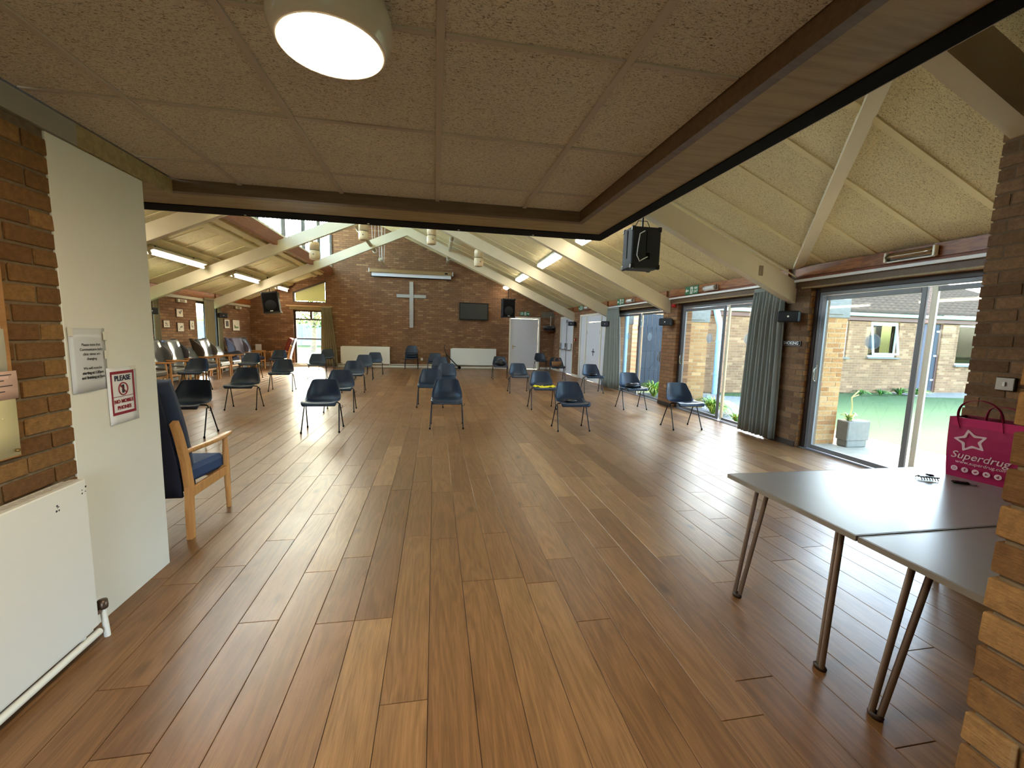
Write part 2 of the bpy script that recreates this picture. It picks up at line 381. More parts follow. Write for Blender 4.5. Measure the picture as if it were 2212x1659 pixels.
curtain_b = translucent('beige_curtain', (160, 148, 118), .3, .9)
blind_m = translucent('yellow_blind', (176, 172, 132), .22, .9)
slat_m = translucent('frosted_strip', (226, 234, 240), .8, .7)
beech = wood('beech_frame', (182, 124, 66), (204, 148, 86), (30, 30, 3), .4, 3)
blue_f = plain('blue_upholstery', (48, 68, 104), .9, noise=.15, nscale=250); navy_f = plain('navy_upholstery', (30, 34, 54), .9, noise=.2, nscale=200)
grey_v = plain('grey_vinyl', (96, 96, 94), .32); dark_v = plain('dark_grey_vinyl', (62, 60, 60), .38); brown_v = plain('taupe_vinyl', (92, 84, 74), .34); purple_v = plain('mauve_fabric', (104, 96, 108), .8); pale_v = plain('pale_grey_vinyl', (112, 116, 118), .27)
red_f = plain('red_upholstery', (140, 58, 44), .8)
table_m = plain('grey_laminate', (150, 147, 146), .30, noise=.04, nscale=6); table_e = plain('table_edge', (128, 120, 112), .5); leg_m = plain('brown_grey_steel', (128, 112, 100), .4, .5)
pink = plain('pink_bag', (176, 16, 90), .55, noise=.06, nscale=12); pink_d = plain('pink_bag_inside', (120, 10, 48), .6); print_w = plain('white_print', (232, 200, 212), .6)
paper = plain('paper', (222, 220, 216), .7); ink = plain('ink', (40, 40, 44), .7); redink = plain('red_ink', (140, 24, 40), .6); navyink = plain('navy_ink', (22, 26, 58), .6); plastic_s = plain('glossy_sleeve', (206, 206, 206), .2)
tape = plain('sticky_tape', (222, 216, 196), .25); pinkpaper = plain('pink_note', (226, 186, 168), .7); bluepaper = plain('blue_note', (70, 150, 190), .7); creampaper = plain('cream_board', (224, 212, 164), .7)
green_s = plain('exit_green', (10, 112, 74), .4); sign_w = plain('sign_white', (236, 238, 236), .4)
steel_br = plain('brushed_steel', (176, 176, 174), .34, .8); screen_m = plain('screen_fabric', (226, 228, 230), .6); case_m = plain('tan_screen_case', (150, 122, 76), .45)
tv_m = plain('tv_screen', (62, 62, 58), .22); red_p = plain('red_plastic', (176, 22, 24), .4); cream_l = plain('cream_lamp_housing', (222, 200, 160), .4)
pipe_m = plain('galvanised_tube', (190, 182, 148), .4, .3); diff_m = plain('prismatic_diffuser', (226, 228, 226), .2)
STRIP_E = 2.8  # hall fittings look off; their glow is added to brighten the interior
lit_diff = plain('lit_prismatic_diffuser', (236, 236, 228), .3, emit=(255, 244, 222), estr=STRIP_E)
lit_tube = plain('lit_tube', (240, 238, 226), .3, emit=(255, 244, 222), estr=STRIP_E * 3)

# ------------------------------------------------------------------ setting: levels and planes
XL, XR, YF = -6.65, 4.85, 17.1           # hall left wall, right wall, far wall (inner faces)
RIDGE = -0.9; XCL = -3.8                 # ridge line, clerestory plane
ZLC = 2.30                               # lobby ceiling
def zr(x): return 2.42 + .4225 * (XR - x)            # right roof lining
def zl(x): return 2.42 + .4225 * (XR - (2 * RIDGE - x))
def zb(x):                                            # underside of the rafters
    xm = x if x >= RIDGE else 2 * RIDGE - x
    return 2.12 + .443 * (4.47 - xm)
RAFT = (1.95, 5.10, 8.25, 11.40, 14.50)
CAMV = Vector((0, 0, CAMZ))
def pix(p):
    d = Vector(p) - CAMV; w_ = d.dot(f_)
    if w_ < .05: return None
    return W / 2 + FPX * d.dot(r2) / w_, H / 2 - FPX * d.dot(u2) / w_

# ------------------------------------------------------------------ floor of single oak planks
PW, X0P = .1823, -.0206
b = B()
b.box(XL, 3.3, -3.2, YF, -.06, -.013); b.box(3.3, XR + .12, 2.1, YF, -.06, -.013)
floor = struct('floor', b, sub_m, label='worn oak plank floor of the hall')
def plankmesh(w, l, tone):
    g, t = .0011, .0016; x, y = w / 2 - g, l / 2 - g
    v = [(-x, -y, -t), (x, -y, -t), (x, y, -t), (-x, y, -t), (-x + t, -y + t, 0), (x - t, -y + t, 0), (x - t, y - t, 0), (-x + t, y - t, 0), (-x, -y, -.012), (x, -y, -.012), (x, y, -.012), (-x, y, -.012)]
    f = [(4, 5, 6, 7)] + [(i, (i + 1) % 4, (i + 1) % 4 + 4, i + 4) for i in range(4)] + [(i + 8, (i + 1) % 4 + 8, (i + 1) % 4, i) for i in range(4)]
    return v, f
planks = []
rp = random.Random(11)
for i in range(-37, 28):
    xa, xb = X0P + i * PW, X0P + (i + 1) * PW
    if xb < XL or xa > XR + .1: continue
    xa, xb = max(xa, XL), min(xb, XR + .1)
    y = (-.6 if xa < 3.25 else 2.1) - rp.uniform(0, .8) * (xa < 3.25)
    while y < YF:
        l = rp.choice((.62, .85, 1.1, 1.35, 1.6, 1.9)) * rp.uniform(.92, 1.08)
        y1 = min(y + l, YF)
        if YF - y1 < .3: y1 = YF
        tone = (min(1, max(0, rp.gauss(.5, .17))), rp.random(), rp.random(), 1)
        planks.append((xa, xb, y, y1, tone)); y = y1
def seen(pk):
    c = pix(((pk[0] + pk[1]) / 2, (pk[2] + pk[3]) / 2, 0)); e = pix(((pk[0] + pk[1]) / 2, pk[3], 0))
    for q in (c, e):
        if q and -60 < q[0] < W + 60 and q[1] < H + 160:
            if q[0] < 330 and q[1] < 1130: return False
            return True
    return False
vis = sorted([p for p in planks if seen(p)], key=lambda p: ((p[0] + p[1]) / 2) ** 2 + ((p[2] + p[3]) / 2) ** 2)
near = set(id(p) for p in vis[:300])
def setpc(me, cols):
    a = me.attributes.new('pc', 'FLOAT_COLOR', 'POINT')
    flat = [q for c in cols for q in c]; a.data.foreach_set('color', flat)
rest_v, rest_f, rest_c = [], [], []
for p in planks:
    cx, cy = (p[0] + p[1]) / 2, (p[2] + p[3]) / 2
    v, f = plankmesh(p[1] - p[0], p[3] - p[2], p[4])
    if id(p) in near:
        me = bpy.data.meshes.new('floor_plank'); me.from_pydata(v, [], f); me.materials.append(oak_floor); setpc(me, [p[4]] * len(v)); me.update()
        link('floor_plank', me, floor, (cx, cy, 0))
    else:
        n = len(rest_v); rest_v += [(a + cx, c + cy, d) for a, c, d in v]; rest_f += [tuple(q + n for q in t) for t in f]; rest_c += [p[4]] * len(v)
me = bpy.data.meshes.new('distant_floor_planks'); me.from_pydata(rest_v, [], rest_f); me.materials.append(oak_floor); setpc(me, rest_c); me.update()
o = link('distant_floor_planks', me, floor); o['kind'] = 'stuff'

# ------------------------------------------------------------------ brick laying
def brickmesh(l, h_, d, seed, bev=.004):
    rr = random.Random(seed); bb = B(); bb.box(-l / 2, l / 2, -d, 0, -h_ / 2, h_ / 2, bev)
    bb.v = [(x + rr.uniform(-.0022, .0022), y + (rr.uniform(-.002, .002) if y > -.01 else 0), z + rr.uniform(-.0016, .0016)) for x, y, z in bb.v]
    return bb
BM = {}
def get_brick(l, mat, k):
    key = (round(l, 3), mat.name, k)
    if key not in BM: BM[key] = brickmesh(l, .064, .05, hash((round(l, 3), k)) & 0xffff, .004 if mat is brick_m else .0022).mesh('brick', mat)
    return BM[key]
def lay(parent, org, ex, ez_n, length, z0, z1, mat, start=0.0, skip=None):
    """courses of single bricks on a face: org = corner, ex = direction along the wall, ez_n = outward normal"""
    ex = Vector(ex); nn = Vector(ez_n); rb = random.Random(int(length * 1000) + int(z0 * 100))
    rz = math.atan2(ex.y, ex.x)
    flip = nn.dot(Vector((-ex.y, ex.x, 0))) < 0
    row = 0; z = z0
    while z + .06 < z1 + .02:
        x = -(.1125 if (row + int(start)) % 2 else 0.0)
        while x < length - .01:
            a, c = max(x, 0), min(x + .215, length)
            l = c - a
            if l > .03 and not (skip and skip((a + c) / 2, z + .0375)):
                l = {True: .215}.get(abs(l - .215) < .004, round(l / .005) * .005)
                o = link('brick', get_brick(l, mat, rb.randrange(4)), parent)
                p = Vector(org) + ex * ((a + c) / 2) + nn * rb.uniform(-.0015, .0015); o.location = (p.x, p.y, z + .0375)
                o.rotation_euler = (0, rb.uniform(-.003, .003), rz + (math.pi if flip else 0))
            x += .225
        z += .075; row += 1

# ------------------------------------------------------------------ lobby: left wall, white wall end, pier, ceiling
XW = -1.573
b = B(); b.box(-1.95, XW - .008, -3.2, 2.15, 0, 2.205)
wl = struct('wall_lobby_left', b, mortar, label='brown brick wall beside the radiator')
lay(wl, (XW, .70, 0), (0, 1, 0), (1, 0, 0), 1.455, 0, 2.2, brick_m)
b = B(); b.box(-1.95, XW - .001, -3.2, .70, 0, 2.205); struct('brickwork', b, brick_y, wl)
b = B(); b.box(-1.93, XW + .001, 2.152, 2.745, 0, 2.205, .003)
struct('wall_white_end', b, white_m, label='white painted wall end with notices')
b = B(); b.box(-1.95, XW + .012, -3.2, 2.30, 2.207, ZLC)
struct('trim_1', b, plain('grey_beam_paint', (150, 142, 126), .5), label='grey painted beam over the brick wall')
b = B(); b.box(-1.95, XW + .012, 2.30, 3.0, 2.207, ZLC)
struct('trim_2', b, ply, label='bare timber beam over the white wall')
# front and side beams of the lobby ceiling
b = B(); b.box(-2.6, 1.01, 3.0, 3.05, 2.234, 2.36); t3 = struct('trim_3', b, ply_dk, label='dark timber beam face across the front of the lobby ceiling')
b = B(); b.box(-2.6, 1.295, 3.05, 3.33, 2.238, 2.40); struct('soffit', b, ply, t3)
b = B(); b.box(-2.6, 1.375, 3.33, 3.515, 2.232, 2.44); tr = struct('black_track', b, black, t3)
for x in (-1.35, -.50, .18, .78):
    bb = B(); bb.lathe([(.0, -.003), (.008, -.002), (.008, .004)], 8); bb.move((x, 3.47, 2.231)); part('screw', bb, white, tr)
b = B(); b.box(1.01, 1.05, -3.2, 3.05, 2.234, 2.36); t4 = struct('trim_4', b, ply_dk, label='dark timber beam face along the right of the lobby ceiling')
b = B(); b.box(1.05, 1.295, -3.2, 3.05, 2.238, 2.40); b.box(1.01, 1.295, 3.02, 3.33, 2.239, 2.4); struct('soffit', b, ply, t4)
b = B(); b.box(1.288, 1.372, -3.2, 3.34, 2.232, 2.44); struct('black_track', b, black, t4)
b = B(); b.box(1.373, 1.383, -3.2, 3.516, 2.236, 2.44); struct('edge_strip', b, paint_grid, t4)
# tiled ceiling
b = B(); b.box(XW - .1, 1.03, -3.2, 3.02, ZLC + .02, ZLC + .06); ceil = struct('ceiling_lobby', b, ply_dk, label='suspended ceiling of woodwool tiles')
gx = [XW + .015, -1.19, -.594, .012, .606, 1.01]; gy = [-3.2, -1.81, -1.17, -.532, .106, .744, 1.38, 2.018, 2.658, 3.0]
for i in range(5):
    for j in range(9):
        bb = B(); x0, x1, y0, y1 = gx[i], gx[i + 1], gy[j], gy[j + 1]
        bb.box(x0 + .003, x1 - .003, y0 + .003, y1 - .003, ZLC + .004, ZLC + .019, .003); part('ceiling_tile', bb, ww_lob, ceil)
for x in gx[1:-1]:
    bb = B(); bb.box(x - .013, x + .013, -3.2, 3.0, ZLC - .004, ZLC + .006, .002); part('grid_bar', bb, paint_grid, ceil)
for y in gy[1:-1]:
    for i in range(5):
        bb = B(); bb.box(gx[i] + .014, gx[i + 1] - .014, y - .010, y + .010, ZLC - .0025, ZLC + .006, .002); part('grid_bar', bb, paint_grid, ceil)
# near right pier under the side beam
XP = 1.10
b = B(); b.box(XP + .010, 1.375, -3.2, .606, 0, 2.234); wp = struct('wall_near_pier', b, mortar, label='rough orange brick pier at the right edge')
lay(wp, (XP, -.25, 0), (0, 1, 0), (-1, 0, 0), .868, 0, 2.23, brick_m, 1)
b = B(); b.box(XP + .001, 1.37, -3.2, -.25, 0, 2.234); struct('brickwork', b, brick_y, wp)
# darker brick wall behind the tables
XD = 3.3
b = B(); b.box(XD + .003, XD + .3, -1.0, 2.09, 0, 3.02); wd = struct('wall_table_side', b, mortar_d, label='dark brown brick wall behind the pink bag')
lay(wd, (XD, .9, .60), (0, 1, 0), (-1, 0, 0), 1.2, .60, 2.72, brick_dm)
b = B(); b.box(XD + .001, XD + .2, -1.0, 2.085, 0, .60); b.box(XD + .001, XD + .2, -1.0, .9, .60, 3.02); struct('brickwork', b, brick_y, wd)
b = B(); b.box(XD + .3, XR + .3, 1.85, 2.1, 0, 2.42); b.prism([(XD + .3, 1.85, 2.42), (XR + .3, 1.85, 2.42), (XR + .3, 1.85, zr(XR + .3) - .02), (XD + .3, 1.85, zr(XD + .3) - .02)], (0, .25, 0))
struct('wall_return', b, brick_x, label='brick return wall beside the garden door')
b = B(); b.box(1.375, XD + .1, -1.2, -1.0, 0, 3.9); struct('wall_alcove_back', b, brick_x, label='brick wall behind the tables')
# lobby back wall with a window, behind the camera
b = B(); b.box(-1.95, -.95, -3.4, -3.2, 0, 2.4); b.box(.75, 1.4, -3.4, -3.2, 0, 2.4); b.box(-.95, .75, -3.4, -3.2, 0, .15); b.box(-.95, .75, -3.4, -3.2, 2.15, 2.4)
struct('wall_lobby_back', b, brick_x, label='back wall of the lobby')
# hall near end: wall left of the lobby, upstand over the lobby beams
b = B(); b.box(XL - .3, -1.93, 2.745, 2.95, 0, 2.4)
b.prism([(XL, 3.40, 2.42), (1.37, 3.40, 2.42), (1.37, 3.40, zr(1.37)), (XCL, 3.40, zr(XCL)), (XCL, 3.40, zl(XCL)), (XL, 3.40, zl(XL))], (0, .1, 0))
b.box(XL - .3, -2.5, 2.9, 3.45, 2.3, 2.45)
struct('wall_near', b, brick_x, label='near end wall of the hall above the lobby')
b = B(); b.prism([(1.33, -1.2, 2.42), (1.33, 3.45, 2.42), (1.33, 3.45, zr(1.33)), (1.33, -1.2, zr(1.33))], (.03, 0, 0)); struct('wall_upstand', b, white_m, label='plain upstand over the lobby side beam')

# ------------------------------------------------------------------ far wall
b = B(); Y2 = .28
def fx(pts): b.prism([(x, YF, z) for x, z in pts], (0, Y2, 0))
fx([(XL - .3, -.1), (-5.18, -.1), (-5.18, zl(-5.18)), (XL - .3, zl(XL - .3))])
fx([(-5.18, -.1), (-4.0, -.1), (-4.0, .03), (-5.18, .03)]); fx([(-4.15, .03), (-4.0, .03), (-4.0, 2.11), (-4.15, 2.11)])
fx([(-5.18, 2.11), (-4.0, 2.11), (-4.0, 2.39), (-5.18, 2.39)]); fx([(-5.18, 2.76), (-4.0, 3.24), (-4.0, zl(-4.0)), (-5.18, zl(-5.18))])
fx([(-4.0, -.1), (XCL, -.1), (XCL, zl(XCL)), (-4.0, zl(-4.0))])
fx([(XCL, -.1), (2.975, -.1), (2.975, zr(2.975)), (XCL, zr(XCL))]); fx([(2.975, 2.13), (4.26, 2.13), (4.26, zr(4.26)), (2.975, zr(2.975))])
fx([(4.26, -.1), (XR + .3, -.1), (XR + .3, zr(XR + .3)), (4.26, zr(4.26))])
wf = struct('wall_far', b, brick_x, label='tall brown brick gable wall with the cross')
b = B(); b.box(4.30, XR, YF - .006, YF, 2.13, 2.36); struct('concrete_lintel', b, plain('concrete', (128, 120, 104), .9, noise=.2, nscale=14), wf)
b = B(); b.box(XL, 2.95, YF - .02, YF, .005, .085, .004); struct('baseboard_far', b, white, label='white skirting along the gable wall')
b = B(); b.box(4.3, XR, YF - .02, YF, .005, .085, .004); struct('baseboard_far_corner', b, white, label='white skirting right of the far door')

# ------------------------------------------------------------------ right wall with its garden doors
TOP = 2.13
ops = [(2.35, 4.87), (5.42, 7.98), (8.52, 11.12), (11.62, 13.88), (14.57, 16.18)]
b = B(); x2 = XR + .33; y = 2.1
for k, (a, c) in enumerate(ops):
    if k != 1: b.box(XR, x2, y, a, -.1, 2.42)
    b.box(XR, x2, a, c, TOP, 2.42); b.box(XR, x2, a, c, -.1, -.02); y = c
b.box(XR, x2, y, YF + .28, -.1, 2.42)
wr = struct('wall_right', b, brick_y, label='brick wall with sliding garden doors')
b = B(); b.box(XR + .003, x2, 4.88, 5.41, -.1, 2.42); struct('pier_core', b, mortar_d, wr)
lay(wr, (XR, 4.87, 0), (0, 1, 0), (-1, 0, 0), .55, 0, 2.25, brick_dm)
lay(wr, (XR + .012, 4.87, 0), (1, 0, 0), (0, -1, 0), .10, 0, 2.13, brick_om)  # lighter brick here paints outdoor light onto the pier reveal
b = B(); b.box(XR - .012, XR, 4.88, 5.42, 0, .07); b.box(XR - .012, XR, 7.98, 8.52, 0, .07); struct('baseboard_right', b, jamb_m, label='dark skirting on the window piers')
b = B(); b.box(XR - .02, XR, 13.9, 14.55, 0, .08); b.box(XR - .02, XR, 16.2, YF, 0, .08); struct('baseboard_right_far', b, white, label='white skirting beside the fire doors')
# left wall
b = B(); x2 = XL - .3; y = 2.745
for a, c in ((10.4, 11.72), (13.55, 14.86)):
    b.box(XL, x2, y, a, -.1, 2.5); b.box(XL, x2, a, c, 2.13, 2.5); y = c
b.box(XL, x2, y, YF, -.1, 2.5); wlh = struct('wall_left', b, brick_y, label='left brick wall of the hall with pictures')
b = B(); b.box(XL, XL + .02, 2.95, 17.1, 0, .08); struct('baseboard_left', b, white, label='white skirting behind the armchairs')

# ------------------------------------------------------------------ roof linings
crs = sempty('ceiling_right', label='sloping woodwool ceiling over the garden side')
seams = [-1.2] + [-.81 + .61 * k for k in range(30)]; seams = [s for s in seams if s < YF] + [YF + .28]
xe = XR + .60
for a, c in zip(seams[:-1], seams[1:]):
    lo = xe
    bb = B(); bb.prism([(lo, a + .004, zr(lo)), (XCL - .06, a + .004, zr(XCL - .06)), (XCL - .06, a + .004, zr(XCL - .06) + .06), (lo, a + .004, zr(lo) + .06)], (0, c - a - .008, 0)); part('roof_board', bb, ww_hall, crs)
for s in seams[1:-1]:
    bb = B(); bb.prism([(XR, s - .028, zr(XR) - .014), (XCL, s - .028, zr(XCL) - .014), (XCL, s - .028, zr(XCL) + .01), (XR, s - .028, zr(XR) + .01)], (0, .056, 0)); part('batten', bb, batten, crs)
cls = sempty('ceiling_left', label='sloping woodwool ceiling over the armchairs')
for a, c in zip(seams[:-1], seams[1:]):
    if c < 3.3: continue
    bb = B(); bb.prism([(XL - .7, a + .004, zl(XL - .7)), (XCL - .02, a + .004, zl(XCL - .02)), (XCL - .02, a + .004, zl(XCL - .02) + .06), (XL - .7, a + .004, zl(XL - .7) + .06)], (0, c - a - .008, 0)); part('roof_board', bb, ww_hall, cls)
    bb = B(); bb.prism([(XL, c - .03, zl(XL) - .014), (XCL, c - .03, zl(XCL) - .014), (XCL, c - .03, zl(XCL) + .01), (XL, c - .03, zl(XL) + .01)], (0, .06, 0)); part('batten', bb, batten, cls)
for x, w_, d in ((-5.22, .16, .05), (-4.36, .12, .05), (-4.14, .12, .05)):
    bb = B(); bb.prism([(x - w_ / 2, 3.5, zl(x - w_ / 2) - d), (x + w_ / 2, 3.5, zl(x + w_ / 2) - d), (x + w_ / 2, 3.5, zl(x + w_ / 2) - .012), (x - w_ / 2, 3.5, zl(x - w_ / 2) - .012)], (0, YF - 3.5, 0)); part('lining_board', bb, batten, cls)
b = B(); b.box(XCL - .05, XCL + .05, 3.5, YF, 3.42, 3.69); struct('trim_5', b, purlin_m, label='brown stained purlin below the clerestory')
rn = ('nearest the lobby, over the dark brick wall', 'over the near brick pier by the grey curtain', 'over the second brick pier', 'carrying the spotlights', 'nearest the gable wall')
for k, y in enumerate(RAFT):
    D, T = .285, .12
    xl = XL if k > 1 else RIDGE
    top = zb(RIDGE) + D
    pts = [(XR, zb(XR)), (XR, zb(XR) + D), (RIDGE, top), (XL, zb(XL) + D), (XL, zb(XL)), (RIDGE, zb(RIDGE))]
    if k == 0: pts = [(XR, zb(XR)), (XR, zb(XR) + D), (1.4, zb(1.4) + D), (1.4, zb(1.4))]
    b = B(); b.prism([(x, y, z) for x, z in pts], (0, T, 0))
    solo('roof_rafter', b, paint_beam, 'cream painted roof rafter ' + rn[k], 'beam', group='roof rafters of the hall')
# diagonal brace under the near roof bay
a, c = Vector((4.82, 5.08, zr(4.82) - .03)), Vector((2.55, 2.03, zr(2.55) - .03)); dd = (c - a); n_ = Vector((-dd.y, dd.x, 0)).normalized() * .055
b = B(); b.prism([a - n_, a + n_, c + n_, c - n_], (0, 0, .05)); solo('diagonal_brace', b, paint_beam, 'cream diagonal brace crossing the near roof bay', 'beam')
# fascia boards and curtain pelmets on the right, fascia on the left
fr = [(2.1, 5.10, 'over the nearest garden door'), (5.22, 8.25, 'over the second garden door'), (8.37, 11.40, 'over the third garden door'), (11.52, 14.5, 'over the white panelled door'), (14.62, YF, 'over the double fire doors')]
for a, c, tx in fr:
    t = thing('fascia_board', 'varnished timber fascia ' + tx, 'fascia', (XR, a, 2.25), group='timber fascias along the garden side')
    bb = B(); bb.box(-.045, -.002, 0, c - a, .04, .168); part('face_board', bb, fascia_m, t)
    bb = B(); bb.box(-.03, -.002, 0, c - a, 0, .04); part('lower_board', bb, purlin_m, t)
    if a < 11:
        bb = B(); bb.box(-.055, -.03, 0, c - a, -.028, .006, .004); part('curtain_rail', bb, sign_w, t)
        bb = B(); bb.box(-.018, -.002, 0, c - a, -.10, 0); part('backing_board', bb, ply_dk, t); bb = B(); bb.box(-.022, -.002, .1, c - a - .1, -.118, -.10); part('edge_bead', bb, ply, t)
for a, c, tx in ((11.52, 14.5, 'above the four pictures'), (14.62, YF, 'above the two pictures in the corner')):
    b = B(); b.box(XL + .002, XL + .04, a, c, 2.22, 2.40); solo('fascia_board', b, fascia_m, 'red brown timber fascia ' + tx, 'fascia', group='timber fascias along the left wall')
    b = B(); b.box(XL + .002, XL + .03, a, c, 2.14, 2.215)
    solo('cable_trunking', b, plain('trunking%d' % int(a), (190, 182, 160), .5), 'pale trunking under the fascia ' + tx, 'trunking', group='trunking on the left wall')

# ------------------------------------------------------------------ sliding garden doors
def film(name, col, a):
    mt, nt, p = nmat(name); p.inputs['Base Color'].default_value = lin(col); p.inputs['Alpha'].default_value = a; p.inputs['Roughness'].default_value = .6; return mt
marker_rim = film('marker_rim', (226, 236, 238), .45); marker_in = film('marker_tint', (120, 160, 190), .35)
def sliding(n, y0, y1, ym, stick, lab, handle_y):
    w_ = sempty('window_%d' % n, (4.96, (y0 + y1) / 2, 0), lab); oy = (y0 + y1) / 2
    def P(nm, x0, x1, a, c, z0, z1, mt, bev=.003):
        bb = B(); bb.box(x0 - 4.96, x1 - 4.96, a - oy, c - oy, z0, z1, bev); return part(nm, bb, mt, w_)
    for a, c in ((y0, y0 + .06), (y1 - .06, y1)): P('timber_jamb', 4.925, 5.02, a, c, -.02, 2.13, jamb_m)
    P('timber_head', 4.925, 5.02, y0 + .06, y1 - .06, 2.07, 2.13, jamb_m)
    P('sill', 4.90, 5.06, y0, y1, -.03, .012, alu)
    P('head_rail', 4.935, 5.00, y0 + .06, y1 - .06, 2.03, 2.07, alu)
    for a, c in ((y0 + .06, y0 + .10), (y1 - .10, y1 - .06)): P('side_rail', 4.935, 5.0, a, c, .012, 2.03, alu)
    # far (left) leaf slides inside, near leaf fixed
    P('stile', 4.935, 4.965, y1 - .165, y1 - .11, .02, 2.02, alu); P('stile', 4.935, 4.965, ym - .025, ym + .025, .02, 2.02, alu)
    P('leaf_rail', 4.936, 4.964, ym + .026, y1 - .166, 1.965, 2.02, alu); P('leaf_rail', 4.936, 4.964, ym + .026, y1 - .166, .02, .075, alu)
    P('stile', 4.968, 4.998, ym - .10, ym - .045, .02, 2.02, alu_c); P('leaf_rail', 4.969, 4.997, y0 + .10, ym - .101, 1.97, 2.02, alu); P('leaf_rail', 4.969, 4.997, y0 + .10, ym - .101, .02, .065, alu)
    P('pane', 4.949, 4.954, ym + .02, y1 - .15, .06, 1.98, glass, 0); P('pane', 4.981, 4.986, y0 + .09, ym - .09, .06, 1.98, glass, 0)
    hb = B(); hb.tube([(-.05, handle_y - oy, .92), (-.075, handle_y - oy, .94), (-.075, handle_y - oy, 1.08), (-.05, handle_y - oy, 1.10)], .008, 6); hb.box(-.032, -.024, handle_y - oy - .018, handle_y - oy + .018, .9, 1.14, .002); part('door_handle', hb, chrome, w_)
    for sy, x in stick:
        sb = B(); sb.lathe([(0, 0), (.092, 0), (.092, .0015)], 28, 'X', (x - 4.96 - .004, sy - oy, 1.45)); s = part('glass_marker', sb, marker_rim, w_)
        sb = B(); sb.lathe([(0, -.0012), (.078, -.0012), (.078, .0)], 28, 'X', (x - 4.96 - .004, sy - oy, 1.45)); part('marker_disc', sb, marker_in, s)
    return w_
sliding(1, 2.35, 4.87, 3.60, [(4.07, 4.949)], 'sliding garden door nearest the tables', 4.73)
sliding(2, 5.42, 7.98, 6.66, [(7.03, 4.949), (6.09, 4.981)], 'sliding garden door beside the grey curtain', 7.84)
w3 = sliding(3, 8.52, 11.12, 9.78, [(10.36, 4.949), (9.30, 4.981)], 'sliding garden door looking onto the black boarded gate', 8.70)
bb = B(); bb.box(-.0, .004, -.16, .02, 1.68, 1.86); part('glass_notice', bb, sign_w, w3); bb = B(); bb.box(-.003, .0, -.135, -.005, 1.72, 1.82); part('notice_print', bb, plain('notice_blue', (150, 190, 200), .5), w3)
for y0, y1 in ((2.35, 4.87), (5.42, 7.98), (8.52, 11.12)): portal((5.1, (y0 + y1) / 2, 1.05), (0, R(90), 0), 2.1, y1 - y0)

# ------------------------------------------------------------------ far wall window, gable light, clerestory
w4 = sempty('window_4', (-4.665, YF, .03), 'tall garden window left of the cross')
def P4(nm, x0, x1, z0, z1, mt, y0=.08, y1=.14):
    bb = B(); bb.box(x0 + 4.665, x1 + 4.665, y0, y1, z0 - .03, z1 - .03, .003); return part(nm, bb, mt, w4)
dk = plain('weathered_window_frame', (86, 78, 66), .6)
for a, c in ((-5.18, -5.11), (-4.22, -4.15)): P4('frame_side', a, c, .03, 2.11, jamb_m if a < -5 else dk)
P4('frame_head', -5.11, -4.22, 2.05, 2.11, dk); P4('frame_bottom', -5.11, -4.22, .03, .10, jamb_m)
P4('transom', -5.11, -4.22, 1.74, 1.80, dk); P4('transom', -5.11, -4.22, 1.02, 1.07, dk); P4('glazing_bar', -4.62, -4.54, 1.80, 2.05, dk)
P4('pane', -5.11, -4.22, .1, 1.02, glass, .10, .105); P4('pane', -5.11, -4.22, 1.07, 1.74, glass, .10, .105); P4('pane', -5.11, -4.62, 1.8, 2.05, glass, .10, .105); P4('pane', -4.54, -4.22, 1.8, 2.05, glass, .10, .105)
P4('window_sill', -5.24, -4.10, .0, .03, white, -.03, .08)
portal((-4.665, YF + .3, 1.07), (R(-90), 0, 0), 1.0, 2.05)
w5 = sempty('window_5', (-4.58, YF, 2.39), 'sloping gable light with a yellow blind')
bb = B(); s_ = lambda x: 2.76 + (x + 5.18) * (3.24 - 2.76) / 1.18
for pts in ([(-5.18, 2.39), (-4.0, 2.39), (-4.0, 2.43), (-5.18, 2.43)], [(-5.18, 2.43), (-5.12, 2.43), (-5.12, s_(-5.12)), (-5.18, s_(-5.18))], [(-4.05, 2.43), (-4.0, 2.43), (-4.0, s_(-4.0)), (-4.05, s_(-4.05))], [(-5.12, s_(-5.12) - .06), (-4.05, s_(-4.05) - .06), (-4.05, s_(-4.05)), (-5.12, s_(-5.12))]):
    bb.prism([(x + 4.58, .06, z - 2.39) for x, z in pts], (0, .07, 0))
part('frame', bb, dk, w5)
bb = B(); bb.prism([(x + 4.58, .14, z - 2.39) for x, z in ((-5.12, 2.43), (-4.05, 2.43), (-4.05, s_(-4.05) - .06), (-5.12, s_(-5.12) - .06))], (0, .005, 0)); part('pane', bb, glass, w5)
bb = B(); bb.prism([(x + 4.58, .055, z - 2.39) for x, z in ((-5.09, 2.455), (-4.06, 2.445), (-4.06, s_(-4.06) - .06), (-5.09, s_(-5.09) - .06))], (0, .004, 0)); part('blind', bb, blind_m, w5, 'yellow fabric blind')
b = B(); b.box(-5.40, -3.80, YF - .07, YF - .05, 2.245, 2.275); solo('curtain_rail', b, plain('tan_rail', (206, 170, 118), .5), 'tan curtain rail above the tall far window', 'curtain rail')
b = B(); b.box(-5.30, -3.86, YF - .012, YF - .001, 2.13, 2.24); solo('rail_board', b, ply, 'timber backing board behind the tan curtain rail', 'board')

